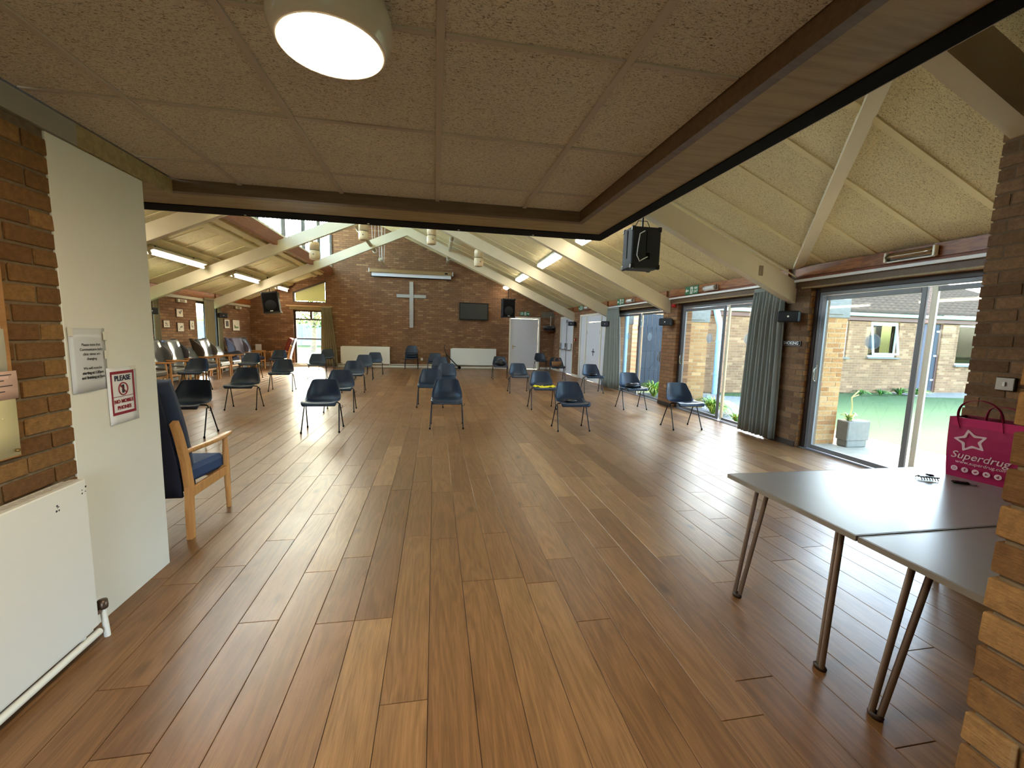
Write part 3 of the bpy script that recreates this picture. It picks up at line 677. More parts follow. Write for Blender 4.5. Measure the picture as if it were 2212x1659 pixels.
w6 = sempty('window_6', (XCL, 10.2, 3.69), 'high clerestory glazing with pale vertical strips')
zt = zr(XCL) - .02
def P6(nm, y0, y1, z0, z1, mt, x0=-.04, x1=.04):
    bb = B(); bb.box(x0, x1, y0 - 10.2, y1 - 10.2, z0 - 3.69, z1 - 3.69); return part(nm, bb, mt, w6)
P6('frame_bottom', 3.5, YF, 3.69, 3.74, sign_w); P6('frame_top', 3.5, YF, zt - .1, zt, jamb_m)
ys = [3.5 + k * (YF - 3.5 - .05) / 8 for k in range(9)]
for y in ys: P6('mullion', y, y + .05, 3.74, zt - .1, dk)
for a, c in zip(ys[:-1], ys[1:]): P6('pane', a + .05, c, 3.74, zt - .1, glass, -.004, .002)
y = 3.62; sm = B(); sm.box(-.086, -.080, 0, .17, 0, zt - .12 - 3.75); sme = sm.mesh('strip', slat_m)
while y < YF - .2:
    part('strip', sme, None, w6, loc=(0, y - 10.2, .06)); y += .29
portal((XCL - .15, 10.2, 4.9), (0, R(-90), 0), 2.3, 13.5)
# left wall garden windows
for n, a, c, tx in ((7, 10.4, 11.72, 'narrow window half hidden by the white wall end'), (8, 13.55, 14.86, 'narrow window between curtains on the left wall')):
    w_ = sempty('window_%d' % n, (XL - .1, (a + c) / 2, 0), tx); oy = (a + c) / 2
    for q0, q1, z0, z1 in ((a, a + .06, 0, 2.13), (c - .06, c, 0, 2.13), (oy - .03, oy + .03, .06, 2.07), (a + .06, c - .06, 2.07, 2.13), (a + .06, c - .06, 0, .06)):
        bb = B(); bb.box(-.03, .03, q0 - oy, q1 - oy, z0, z1); part('frame', bb, jamb_m, w_)
    for q0, q1 in ((a + .06, oy - .03), (oy + .03, c - .06)):
        bb = B(); bb.box(-.003, .003, q0 - oy, q1 - oy, .06, 2.07); part('pane', bb, glass, w_)
    portal((XL - .2, oy, 1.05), (0, R(-90), 0), 2.1, c - a)

# ------------------------------------------------------------------ curtains
def curtain(label, mt, x, y0t, y1t, y0b, y1b, zt, zb_, nf, axis='Y', amp=.035, group=None):
    t = thing('curtain', label, 'curtain', (x, (y0b + y1b) / 2, zb_) if axis == 'Y' else ((y0b + y1b) / 2, x, zb_))
    mid = (y0b + y1b) / 2; hh = zt - zb_; rc = random.Random(int(x * 100 + y0t * 10)); ph = [rc.uniform(-.6, .6) for _ in range(nf + 2)]
    def fn(u, v):
        z = v * hh; yt = y0t + (y1t - y0t) * u; yb = y0b + (y1b - y0b) * u; k = v ** 1.3
        pl = yt * k + yb * (1 - k); a = amp * (1.0 if v < .85 else max(.25, 1 - (v - .85) / .15))
        q = u * nf; d = a * math.sin(2 * math.pi * q + ph[int(q)] * .6 * (1 - v)) + a * .35 * math.sin(2 * math.pi * q * .37 + 1)
        return (d, pl - mid, z) if axis == 'Y' else (pl - mid, d, z)
    bb = B(); bb.shell(fn, nf * 10, 10, .004); part('drape', bb, mt, t)
    bb = B()
    if axis == 'Y': bb.box(-.014, .014, y0t - mid + .01, y1t - mid - .01, hh - .01, hh + .05, .006)
    else: bb.box(y0t - mid + .01, y1t - mid - .01, -.014, .014, hh - .01, hh + .05, .006)
    part('heading_tape', bb, mt, t)
    return t
curtain('grey green curtain hanging by the near brick pier', curtain_m, 4.76, 5.20, 5.78, 5.16, 5.86, 2.15, .03, 9)
curtain('grey green curtain gathered beside the white panelled door', curtain_m, 4.76, 10.62, 11.36, 10.36, 11.46, 2.17, .03, 9)
curtain('beige curtain right of the tall far window', curtain_b, YF - .10, -4.17, -3.83, -4.22, -3.62, 2.22, .03, 7, 'X', .03)
curtain('grey curtain beside the narrow left window', curtain_b, XL + .06, 13.86, 14.44, 13.82, 14.46, 2.20, .03, 7, amp=.022)
curtain('grey curtain behind the left wall speaker', curtain_b, XL + .06, 14.62, 14.88, 14.60, 14.92, 2.10, .03, 4, amp=.022)
curtain('grey curtain edge beside the white wall end', curtain_b, XL + .06, 11.54, 11.80, 11.52, 11.84, 2.12, .03, 4, amp=.022)

# ------------------------------------------------------------------ doors
d1 = sempty('door_1', (3.62, YF, 0), 'white door in the gable wall')
for a, c, z0, z1 in ((2.975, 3.04, 0, 2.13), (4.19, 4.26, 0, 2.13), (3.04, 4.19, 2.06, 2.13)):
    bb = B(); bb.box(a - 3.62, c - 3.62, -.02, .12, z0, z1, .004); part('door_frame', bb, white, d1)
bb = B(); bb.box(3.045 - 3.62, 4.185 - 3.62, .02, .065, .008, 2.055, .003); part('door_leaf', bb, door_w, d1)
bb = B(); bb.box(-.50, -.46, .008, .02, .82, 1.0, .002); hp = part('handle_plate', bb, plain('brass_plate', (214, 190, 130), .3, .6), d1)
bb = B(); bb.tube([(-.48, .01, .93), (-.48, -.04, .93), (-.36, -.04, .93)], .009, 8); part('lever', bb, chrome, hp)
for z in (.25, 1.05, 1.8):
    bb = B(); bb.cyl((.572, .016, z - .05), (.572, .016, z + .05), .009, 8); part('hinge', bb, steel_br, d1)
d2 = sempty('door_2', (4.9, 12.75, 0), 'white panelled door with a black cross')
def PD(pn, nm, x0, x1, a, c, z0, z1, mt, oy, bev=.004):
    bb = B(); bb.box(x0 - 4.9, x1 - 4.9, a - oy, c - oy, z0, z1, bev); return part(nm, bb, mt, pn)
for a, c in ((11.62, 11.70), (13.80, 13.88), (11.98, 12.04), (13.24, 13.30)): PD(d2, 'door_frame', 4.84, 4.95, a, c, 0, 2.13, white, 12.75)
PD(d2, 'frame_head', 4.845, 4.95, 11.70, 13.80, 2.07, 2.13, white, 12.75)
PD(d2, 'side_panel', 4.875, 4.93, 11.70, 11.98, 0, 2.07, door_w, 12.75); PD(d2, 'side_panel', 4.875, 4.93, 13.30, 13.80, 0, 2.07, door_w, 12.75)
PD(d2, 'door_leaf', 4.865, 4.925, 12.05, 13.23, .01, 1.86, door_w, 12.75); PD(d2, 'top_panel', 4.862, 4.93, 12.05, 13.23, 1.88, 2.06, door_w, 12.75)
PD(d2, 'cross_upright', 4.855, 4.864, 12.565, 12.60, .82, 1.04, blackmetal, 12.75, .001); PD(d2, 'cross_arm', 4.854, 4.863, 12.47, 12.69, .93, .965, blackmetal, 12.75, .001)
bb = onto(text_b('4', .09, bold=.002), (-.037, -.16, 1.84), (0, -1, 0), (0, 0, 1)); part('door_number', bb, ink, d2)
for z in (.3, 1.55):
    for yy in (12.1, 13.18): PD(d2, 'hinge', 4.857, 4.866, yy - .012, yy + .012, z - .06, z + .06, steel_br, 12.75, .001)
d3 = sempty('door_3', (4.9, 15.37, 0), 'white double fire doors with push bars')
for a, c in ((14.57, 14.64), (16.11, 16.18)): PD(d3, 'door_frame', 4.85, 4.97, a, c, 0, 2.13, white, 15.37)
PD(d3, 'frame_head', 4.855, 4.97, 14.64, 16.11, 2.06, 2.13, white, 15.37)
for a, c in ((14.645, 15.37), (15.38, 16.105)):
    lf = PD(d3, 'door_leaf', 4.89, 4.94, a, c, .01, 2.055, door_w, 15.37)
    n = 6
    for k in range(n):
        w_ = (c - a - .12) / n; PD(lf, 'door_board', 4.884, 4.892, a + .06 + k * w_ + .004, a + .06 + (k + 1) * w_ - .004, .2, 1.95, door_w, 15.37, .003)
    bb = B(); bb.tube([(-.06, a - 15.37 + .06, .98), (-.11, a - 15.37 + .06, .9), (-.11, c - 15.37 - .06, .9), (-.06, c - 15.37 - .06, .98)], .016, 8); bb.box(-.07, -.012, a - 15.37 + .03, a - 15.37 + .09, .9, 1.14, .004); bb.box(-.07, -.012, c - 15.37 - .09, c - 15.37 - .03, .9, 1.14, .004)
    part('push_bar', bb, chrome, lf)
bb = B(); bb.cyl((-.04, .0, .1), (-.04, .0, 1.98), .012, 8); part('bolt_rod', bb, chrome, d3)
bb = B(); bb.box(-.06, -.012, -.05, .05, 1.9, 2.0, .004); part('bolt_keeper', bb, chrome, d3)

# ------------------------------------------------------------------ stacking chairs
def chair_shell():
    prof = [(-.245, .385), (-.247, .402), (-.238, .417), (-.20, .423), (-.12, .417), (-.02, .408), (.07, .405), (.13, .414), (.175, .442), (.203, .49), (.222, .55), (.240, .62), (.253, .67), (.259, .695), (.262, .705)]
    wid = [.205, .222, .228, .232, .235, .236, .236, .234, .228, .220, .208, .192, .180, .168, .140]
    n = len(prof) - 1
    def fn(u, v):
        q = v * n; i = min(int(q), n - 1); t = q - i
        y = prof[i][0] * (1 - t) + prof[i + 1][0] * t; z = prof[i][1] * (1 - t) + prof[i + 1][1] * t; w_ = wid[i] * (1 - t) + wid[i + 1] * t
        s = 2 * u - 1; e = abs(s) ** 3
        back = max(0, min(1, (v - .5) / .25)); seat = 1 - back
        lip = max(0, min(1, v / .2))
        bend = math.exp(-((v - .60) / .16) ** 2)
        z += seat * lip * .020 * e + bend * .055 * e; y -= back * .045 * e * (1 - .35 * max(0, v - .85) / .15) + bend * .050 * e
        return (s * w_, y, z)
    bb = B(); bb.shell(lambda u, v: fn(1 - u, v), 12, 28, .006); return bb
def make_chair():
    t = thing('stacking_chair', '', 'chair')
    part('seat_shell', chair_shell(), navy, t)
    for s in (-1, 1):
        for yy, k in ((-.19, -1), (.19, 1)):
            bb = B(); bb.tube([(s * .244, yy, .012), (s * .226, yy * .22, .372)], .0085, 8); lg = part('leg', bb, blackmetal, t)
            bb = B(); bb.lathe([(.0, .0), (.012, .0), (.013, .022), (.009, .026)], 10); bb.move((s * .2445, yy * 1.01, 0)); part('foot_cap', bb, black, lg)
        bb = B(); bb.tube([(s * .228, -.005, .355), (s * .222, 0, .383), (s * .205, 0, .397), (s * .16, .0, .400), (.0, 0, .398)], .0095, 8); part('seat_bar', bb, blackmetal, t)
    bb = B(); bb.tube([(.23, .0, .33), (.255, -.012, .325), (.268, -.012, .34), (.262, -.012, .36)], .004, 6); part('linking_hook', bb, blackmetal, t)
    return t
proto = make_chair()
G = 'navy stacking chairs set out in spaced rows'
CH = [
 (-3.15, 6.10, 2, 'navy plastic chair in the front row nearest the white wall'),
 (-1.56, 6.29, 3, 'navy plastic chair in the front row, left of the middle'),
 (.185, 6.42, -2, 'navy plastic chair in the front row straight ahead'),
 (2.06, 6.14, -1, 'navy plastic chair in the front row with a dark pouch on its seat'),
 (3.92, 6.12, 0, 'navy plastic chair in the front row nearest the grey curtain, a white card on it'),
 (-3.30, 8.10, 3, 'navy plastic chair in the second row nearest the armchairs'),
 (-1.64, 7.82, 4, 'navy plastic chair in the second row, left of the middle'),
 (-.08, 8.25, -2, 'navy plastic chair just behind the chair straight ahead'),
 (2.07, 7.96, -1, 'navy plastic chair with a yellow garment on its seat'),
 (3.91, 7.89, 0, 'navy plastic chair with a black handbag, by the green plant'),
 (-5.18, 10.35, 4, 'navy plastic chair at the left end of the third row, before the wing chairs'),
 (-3.44, 10.43, 6, 'navy plastic chair in the third row with its back to the sunlit patch'),
 (-1.85, 10.28, 5, 'navy plastic chair in the third row, left of the middle'),
 (.26, 9.80, -3, 'navy plastic chair in the third row of the middle column'),
 (2.04, 10.18, -1, 'empty navy plastic chair in the third row, right of the middle'),
 (3.95, 10.20, -2, 'navy plastic chair with a bag whose strap hangs to the floor'),
 (-5.08, 12.95, 5, 'navy plastic chair in the fourth row close to the armchairs'),
 (-3.34, 13.03, 8, 'navy plastic chair in the fourth row standing on the bright reflection'),
 (-2.03, 12.90, 5, 'navy plastic chair in the fourth row in front of the left radiator'),
 (.15, 12.50, -3, 'navy plastic chair in the fourth row of the middle column'),
 (2.04, 13.25, -1, 'navy plastic chair with a black bag, in front of the right radiator'),
 (3.88, 13.15, -4, 'navy plastic chair with a woven basket, by the fire doors'),
 (-5.00, 14.90, 6, 'navy plastic chair in the sunlight left of the tall far window'),
 (-3.80, 16.10, 4, 'navy plastic chair beside the beige curtain'),
 (-1.93, 14.45, 5, 'navy plastic chair right before the left radiator'),
 (.00, 14.50, -3, 'navy plastic chair at the back of the middle column'),
 (4.10, 16.20, -3, 'navy plastic chair in front of the white gable door'),
]
for k, (x, y, a, lb) in enumerate(CH):
    o = proto if k == 0 else copy_tree(proto)
    o.location = (x, y, 0); o.rotation_euler = (0, 0, R(a)); o['label'] = lb; o['group'] = G
for k in range(3):
    o = copy_tree(proto); o.location = (-.88, 16.72 - .0 + k * .035, k * .085); o.rotation_euler = (0, 0, R(-1)); o['group'] = 'stack of chairs at the gable wall'
    o['label'] = ('bottom', 'middle', 'top')[k] + ' navy plastic chair of the stack under the cross'

# things left on the chairs (seat level about 0.43)
def blob(rx, ry, rz, seed, n=14, m_=8, jit=.12):
    rr = random.Random(seed); bb = B(); J = {}
    def fn(u, v):
        i, j = int(round(u * n)) % n, int(round(v * m_)); jj = J.setdefault((i if 0 < j < m_ else 0, j), 1 + rr.uniform(-jit, jit))
        th, ph = 2 * math.pi * u, math.pi * v; q = math.sin(ph) ** .7
        return (rx * q * math.cos(th) * jj, ry * q * math.sin(th) * jj, rz * (1 - math.cos(ph)) * (jj if v < .9 else 1) * .5 * 2 * .5)
    bb.grid(fn, n, m_); return bb
def handbag(name, label, x, y, rz, body, strap, rx, ry, hz, hang=None):
    t = thing(name, label, 'bag', (x, y, .418), R(rz)); part('bag_body', blob(rx, ry, hz * 1.0, int(x * 10 + 50)), body, t)
    pts = [(rx * .7 * math.cos(q), -.02 + .04 * math.sin(q * 2), hz * .8 + .10 * math.sin(q)) for q in [math.pi * k / 10 for k in range(11)]]
    bb = B(); bb.tube(pts if not hang else hang, .007, 6); part('strap', bb, strap, t); return t
blk_l = plain('black_leather', (18, 18, 20), .4); tan_w = plain('woven_tan', (150, 104, 62), .8, noise=.4, nscale=90, bump=.5); yel = plain('yellow_fabric', (232, 214, 20), .7)
handbag('handbag', 'black handbag with a pale buckle on the chair before the right radiator', 2.04, 13.22, 0, blk_l, chrome, .17, .12, .17)
handbag('handbag', 'black handbag lying on the chair by the green plant', 3.90, 7.84, 8, blk_l, blk_l, .185, .09, .10, [(-.1, -.05, .06), (.02, -.08, .09), (.12, -.06, .05), (.17, -.03, .01), (.12, .02, .03)])
handbag('shoulder_bag', 'dark shoulder bag with strap trailing below its chair', 3.95, 10.16, 5, blk_l, blk_l, .13, .07, .08, [(.10, -.06, .04), (.11, -.20, .02), (.115, -.26, -.1), (.12, -.25, -.27), (.17, -.20, -.33), (.22, -.16, -.29)])
t = thing('basket', 'tan woven basket with looped handles on the chair by the fire doors', 'basket', (3.86, 13.12, .418), R(-4))
bb = B(); bb.lathe([(0, 0), (.12, 0), (.155, .06), (.17, .17), (.16, .175), (.145, .06), (.11, .012)], 18); bb.v = [(x, y * .6, z) for x, y, z in bb.v]; part('basket_body', bb, tan_w, t)
for s in (-1, 1):
    bb = B(); bb.tube([(-.09, s * .07, .16), (-.07, s * .05, .27), (0, s * .04, .31), (.07, s * .05, .27), (.09, s * .07, .16)], .008, 6); part('handle', bb, tan_w, t)
bb = B()
def crum(u, v):
    s, w_ = u * 2 - 1, v * 2 - 1
    edge = max(0, s - .75) * .9
    return (s * .21, w_ * .085 + .02 * math.sin(s * 7), .432 - .41 + .012 * math.sin(s * 11 + w_ * 4) + .012 * math.cos(w_ * 9 + s * 5) + .020 * s * s - edge * .04)
bb.shell(crum, 18, 8, .01); solo('yellow_garment', bb, yel, 'crumpled yellow garment on a chair seat', 'garment', (2.08, 7.86, .41), R(-1))
solo('pouch', blob(.10, .06, .05, 9), blk_l, 'flat dark pouch on the front row chair', 'pouch', (2.05, 6.16, .411), R(5))
bb = B(); bb.box(-.05, .05, -.035, .035, 0, .008, .002); solo('card', bb, sign_w, 'small white card on the front row chair by the curtain', 'card', (3.86, 6.06, .412), R(10))

# ------------------------------------------------------------------ beech armchairs
def post_poly(pts, w_):
    """flat bent post in the local YZ plane, thickness w_ across x"""
    bb = B(); n = len(pts); L, Rr = [], []
    for i, (y, z, d) in enumerate(pts):
        a = pts[max(i - 1, 0)]; c = pts[min(i + 1, n - 1)]; t = Vector((c[0] - a[0], c[1] - a[1])).normalized(); nn = Vector((-t.y, t.x)) * d / 2
        L.append((y + nn.x, z + nn.y)); Rr.append((y - nn.x, z - nn.y))
    v = []; f = []
    for i in range(n):
        for x in (-w_ / 2, w_ / 2): v += [(x, L[i][0], L[i][1]), (x, Rr[i][0], Rr[i][1])]
    for i in range(n - 1):
        o = i * 4; q = o + 4; f += [(o, o + 1, q + 1, q), (o + 2, q + 2, q + 3, o + 3), (o, q, q + 2, o + 2), (o + 1, o + 3, q + 3, q + 1)]
    f += [(0, 2, 3, 1), (4 * n - 4, 4 * n - 3, 4 * n - 1, 4 * n - 2)]
    return bb.add(v, f)
def armchair(name, label, loc, rz, kind, seat_m, back_m, out_m, group=None, low=False):
    """faces local -y"""
    t = thing(name, label, 'armchair', loc, rz, group); wx = .29
    for s in (-1, 1):
        bb = post_poly([(.27, 0, .045), (.265, .20, .052), (.255, .36, .06), (.285, .55, .056), (.335, .72, .05), (.375, .82, .044)], .034); bb.move((s * wx, 0, 0)); part('rear_leg', bb, beech, t)
        bb = B(); bb.tube([(s * wx, -.27, 0), (s * wx, -.265, .2), (s * wx, -.26, .42), (s * wx, -.255, .575)], [.017, .022, .022, .018], 10); part('front_leg', bb, beech, t)
        bb = B(); bb.box(s * wx - .012, s * wx + .012, -.255, .25, .275, .345, .005); part('side_rail', bb, beech, t)
        def arm(u, v, s=s):
            y = -.36 + v * .66; zc = .592 - .012 * math.sin(v * math.pi) + .012 * v; w_ = .018 + .016 * math.sin(min(1, v * 1.25 + .15) * math.pi) ; th = .014 + .004 * math.sin(v * math.pi)
            if v < .02 or v > .98: w_ *= .5; th *= .5
            an = 2 * math.pi * u
            return (s * wx + w_ * math.cos(an), y, zc + th * math.sin(an))
        bb = B(); bb.grid(arm, 10, 12); part('arm_rest', bb, beech, t)
    bb = B(); bb.box(-wx + .014, wx - .014, -.262, -.24, .27, .35, .005); part('front_rail', bb, beech, t)
    n0 = 0; bb = B(); bb.box(-wx + .02, wx - .02, -.30, .27, .34, .46, .03); bb.tilt('X', R(4), (0, 0, .4)); part('seat_cushion', bb, seat_m, t)
    top = .80 if low else 1.05; LN = .13 if kind == 'wing' else .20
    def bk(u, v):
        x = (2 * u - 1) * (wx - .025); z = .30 + v * (top - .30); y = (.19 if kind == 'wing' else .175) + LN * (v ** 1.3) + .04 * math.cos((2 * u - 1) * 1.5) - .03 * math.sin(v * math.pi); return (x, y, z)
    bb = B(); bb.shell(bk, 6, 12, -.085); part('back_cushion', bb, back_m, t)
    if not low and kind != 'plain':
        for s in (-1, 1):
            def wg(u, v, s=s):
                z = .50 + v * (top + .04 - .50); yb = .22 + .13 * ((z - .3) / (top - .3)) ** 1.3
                d = .27 * math.sin(min(1, v * 1.05) * math.pi * .8 + .42) + .02
                return (s * (wx - .005 + .05 * u), yb + .05 - u * d, z)
            bb = B(); bb.shell(wg, 5, 8, .035 * s); part('wing', bb, out_m, t)
        def ob(u, v):
            x = (2 * u - 1) * (wx + .01); z = .30 + v * (top + .01 - .30); y = .29 + .13 * (v ** 1.3); return (x, y, z)
        bb = B(); bb.shell(ob, 4, 8, -.02); part('outer_back', bb, out_m, t)
        for sx in (-.09, .09):
            bb = B(); bb.lathe([(0, -.012), (.012, -.008), (.014, 0)], 8, 'Y'); bb.move((sx, .235, .80)); part('button', bb, out_m, t)
    else:
        def ob(u, v):
            x = (2 * u - 1) * (wx - .03); z = .29 + v * (top + .005 - .29); y = .285 + LN * (v ** 1.3); return (x, y, z)
        bb = B(); bb.shell(ob, 4, 8, -.02); part('outer_back', bb, out_m, t)
    return t
armchair('armchair', 'blue upholstered beech armchair seen from behind beside the white wall', (-1.905, 3.33, 0), R(180), 'plain', blue_f, plain('slate_blue_upholstery', (46, 56, 78), .9, noise=.15, nscale=250), navy_f)
GA = 'armchairs along the left wall'
armchair('armchair', 'taupe wing armchair half hidden by the white wall edge', (-6.06, 10.18, 0), R(90), 'wing', brown_v, grey_v, brown_v, GA)
armchair('armchair', 'grey wing armchair with taupe seat, second along from the white wall', (-6.06, 10.92, 0), R(90), 'wing', brown_v, grey_v, grey_v, GA)
armchair('armchair', 'dark grey wing armchair with shiny pale buttoned back', (-6.06, 11.66, 0), R(90), 'wing', brown_v, pale_v, dark_v, GA)
armchair('armchair', 'low armchair with shiny pale grey back between two wing chairs', (-6.06, 12.38, 0), R(90), 'plain', navy_f, pale_v, dark_v, GA, True)
armchair('armchair', 'brown wing armchair with pale buttoned back and grey seat', (-6.06, 13.09, 0), R(90), 'wing', brown_v, pale_v, brown_v, GA)
armchair('armchair', 'low black framed armchair with shiny back below the curtain', (-6.06, 13.80, 0), R(90), 'plain', dark_v, pale_v, blk_l, GA, True)
armchair('armchair', 'mauve grey wing armchair below the two corner pictures', (-6.06, 15.05, 0), R(82), 'wing', purple_v, purple_v, purple_v, GA)
armchair('armchair', 'dark armchair last along the left wall in the corner', (-6.12, 15.76, 0), R(84), 'plain', navy_f, dark_v, blk_l, GA)
armchair('armchair', 'navy high backed armchair turned to the left wall, side on', (-5.42, 16.45, 0), R(-82), 'plain', blue_f, red_f, purple_v, GA)
bb = B(); bb.shell(lambda u, v: ((u - .5) * .62, (v - .5) * .52, .10 * math.exp(-((u - .4) ** 2 + (v - .5) ** 2) * 9) + .03 * math.sin(u * 9 + v * 4)), 10, 8, .012)
solo('folded_coat', bb, blk_l, 'black coat thrown over the arms of a left wall armchair', 'coat', (-6.02, 14.38, .60))
bb = B(); bb.box(-.10, .10, -.01, .01, 0, .22, .003); solo('white_card', bb, paper, 'small white panel standing in the far left corner', 'panel', (-6.35, 16.95, .60))
bb = B(); bb.box(-.22, .22, -.2, .2, .56, .60, .008)
for sx in (-.19, .19):
    for sy in (-.17, .17): bb.cyl((sx, sy, 0), (sx, sy, .56), .018, 8)
solo('side_table', bb, beech, 'small beech table in the far left corner under the white panel', 'table', (-6.36, 16.86, 0))

# ------------------------------------------------------------------ tables, bag, clip
def table(label, y0, y1, feet):
    t = thing('folding_table', label, 'table', (2.37, (y0 + y1) / 2, 0), group='grey laminate tables'); oy = (y0 + y1) / 2
    bb = B(); bb.box(1.592 - 2.37, 3.15 - 2.37, y0 + .006 - oy, y1 - .006 - oy, .686, .70, .002); part('table_top', bb, table_m, t)
    bb = B()
    for q in ((1.585, 3.157, y0, y0 + .006), (1.585, 3.157, y1 - .006, y1), (1.585, 1.592, y0 + .006, y1 - .006), (3.15, 3.157, y0 + .006, y1 - .006)): bb.box(q[0] - 2.37, q[1] - 2.37, q[2] - oy, q[3] - oy, .678, .6995)
    part('edge_band', bb, table_e, t)
    bb = B(); bb.box(1.63 - 2.37, 3.11 - 2.37, y0 + .05 - oy, y1 - .05 - oy, .668, .686); part('underframe', bb, leg_m, t)
    for fx_, fy_, ix, iy in feet:
        F = Vector((fx_ - 2.37, fy_ - oy, 0)); A = Vector((fx_ + ix * .055 - 2.37, fy_ + iy * .02 - oy, .668)); C = Vector((fx_ + ix * .085 - 2.37, fy_ + iy * .062 - oy, .668))
        bb = B(); d = Vector((ix * .006, iy * .012, 0))
        for tp, off, ben in ((A, -d, Vector((ix * .03, iy * .005, 0))), (C, d, Vector((ix * .012, -iy * .03, 0)))):
            bb.tube([F + off + Vector((0, 0, .012)), F + off + (tp - F - off) * .94 + Vector((0, 0, .012)), tp + ben * .35 - Vector((0, 0, .006)), tp + ben], .0115, 10)
        lg = part('leg', bb, leg_m, t)
        bb = B(); bb.lathe([(0, 0), (.024, 0), (.026, .012), (.018, .02)], 12); bb.v = [(x * .8, y * 1.15, z) for x, y, z in bb.v]; bb.move(F); part('foot_cap', bb, jamb_m, lg)
        bb = B(); bb.box(A.x - .03, A.x + .06, A.y - .02, A.y + .03, .662, .669); part('mount_plate', bb, blackmetal, lg)
    return t
table('grey laminate table carrying the pink bag', 1.275, 2.0, [(1.68, 1.96, 1, -1), (1.68, 1.434, 1, 1), (3.07, 1.96, -1, -1), (3.07, 1.434, -1, 1)])
table('grey laminate table nearest the camera, beside the orange brick pier', .535, 1.267, [(1.68, 1.193, 1, -1), (1.68, .62, 1, 1), (3.07, 1.193, -1, -1), (3.07, .62, -1, 1)])

tb = thing('shopping_bag', 'pink carrier bag with white star and lettering on the table', 'bag', (2.98, 1.735, .70), R(11))
# local: +y runs from the viewer's right to left along the face, -x faces the viewer
W2, D2, HB = .145, .075, .335
def bagpts(z):
    k = 1 + .10 * z / HB; bulge = .012 * math.sin(z / HB * math.pi)
    return [(-D2 * k - bulge, -W2 * k), (-D2 * k - bulge * 1.4, 0), (-D2 * k - bulge, W2 * k), (-.005, W2 * k - .012), (D2 * k, W2 * k), (D2 * k, 0), (D2 * k, -W2 * k), (-.005, -W2 * k + .012)]
bb = B(); lv = [0, .06, .12, .18, .24, .30, HB]; v = []; f = []
for z in lv: v += [(x, y, z) for x, y in bagpts(z)]
for i in range(len(lv) - 1):
    for k in range(8): f.append((i * 8 + k, i * 8 + (k + 1) % 8, i * 8 + 8 + (k + 1) % 8, i * 8 + 8 + k))
bb.add(v, f); bb.poly([(x, y, 0) for x, y in bagpts(0)][::-1]); part('bag_body', bb, pink, tb)
bb = B(); v = []; f = []
for z in (.20, HB - .001): v += [(x * .97, y * .97, z) for x, y in bagpts(z)]
for k in range(8): f.append((k, k + 8, (k + 1) % 8 + 8, (k + 1) % 8))
bb.add(v, f); bb.poly([(x * .96, y * .96, .2) for x, y in bagpts(.2)]); part('bag_inside', bb, pink_d, tb)
bb = B(); bb.box(-.086 - .002, -.082, -.13, .14, HB - .045, HB + .001); part('turned_hem', bb, plain('pink_hem', (205, 30, 108), .5), tb)
for sx, pts in ((-1, [(-.078, .11, HB - .06), (-.09, .125, HB + .02), (-.10, .10, HB + .085), (-.09, .03, HB + .105), (-.08, -.035, HB + .06), (-.08, -.06, HB - .05)]), (1, [(.07, .07, HB - .06), (.04, .05, HB + .05), (.01, -.02, HB + .075), (.0, -.10, HB + .06), (.03, -.15, HB + .03), (.07, -.13, HB - .06)])):
    bb = B(); P_ = [Vector(p) for p in pts]; n = len(P_); v = []; f = []
    Q = []
    for i in range(n - 1):
        for s in range(5):
            tt = s / 5; p0, p1, p2, p3 = P_[max(i - 1, 0)], P_[i], P_[i + 1], P_[min(i + 2, n - 1)]
            Q.append(.5 * ((2 * p1) + (p2 - p0) * tt + (2 * p0 - 5 * p1 + 4 * p2 - p3) * tt * tt + (3 * p1 - p0 - 3 * p2 + p3) * tt ** 3))
    Q.append(P_[-1])
    for q in Q: v += [q + Vector((-.013, 0, 0)), q + Vector((.013, 0, 0))]
    for i in range(len(Q) - 1): f.append((2 * i, 2 * i + 1, 2 * i + 3, 2 * i + 2))
    bb.add(v, f, True); me_ = bb.mesh('handle', pink); o = part('handle', me_, None, tb); md = o.modifiers.new('thick', 'SOLIDIFY'); md.thickness = .002
FX = -D2 - .0205
def face(bd, y, z): return onto(bd, (FX, y, z), (0, -1, 0), (.02, 0, 1))
def star(ro, ri):
    pts = []
    for k in range(10):
        an = math.pi / 2 + .25 + k * math.pi / 5; q = ro if k % 2 == 0 else ri; pts.append((q * math.cos(an) * 1.12, q * math.sin(an)))
    P2 = []
    for k in range(10):                                   # soften the corners
        a, c, d = Vector(pts[k - 1]), Vector(pts[k]), Vector(pts[(k + 1) % 10])
        for tt in (0, .5, 1):
            p = c + (a - c) * .18 * (1 - tt) ** 2 + (d - c) * .18 * tt ** 2; P2.append((p.x, p.y))
    return P2
so, si = star(.066, .036), star(.048, .023); n = len(so); bb = B()
bb.add([(x, y, 0) for x, y in so] + [(x, y, 0) for x, y in si], [(k, (k + 1) % n, (k + 1) % n + n, k + n) for k in range(n)])
part('star_print', face(bb, .055, .215), print_w, tb, 'white outlined star')
part('name_print', face(text_b('Superdrug', .055, bold=.0002, shear=.25), .014, .128), print_w, tb)
part('web_print', face(text_b('www.superdrug.com', .024, shear=.1), .004, .092), print_w, tb)
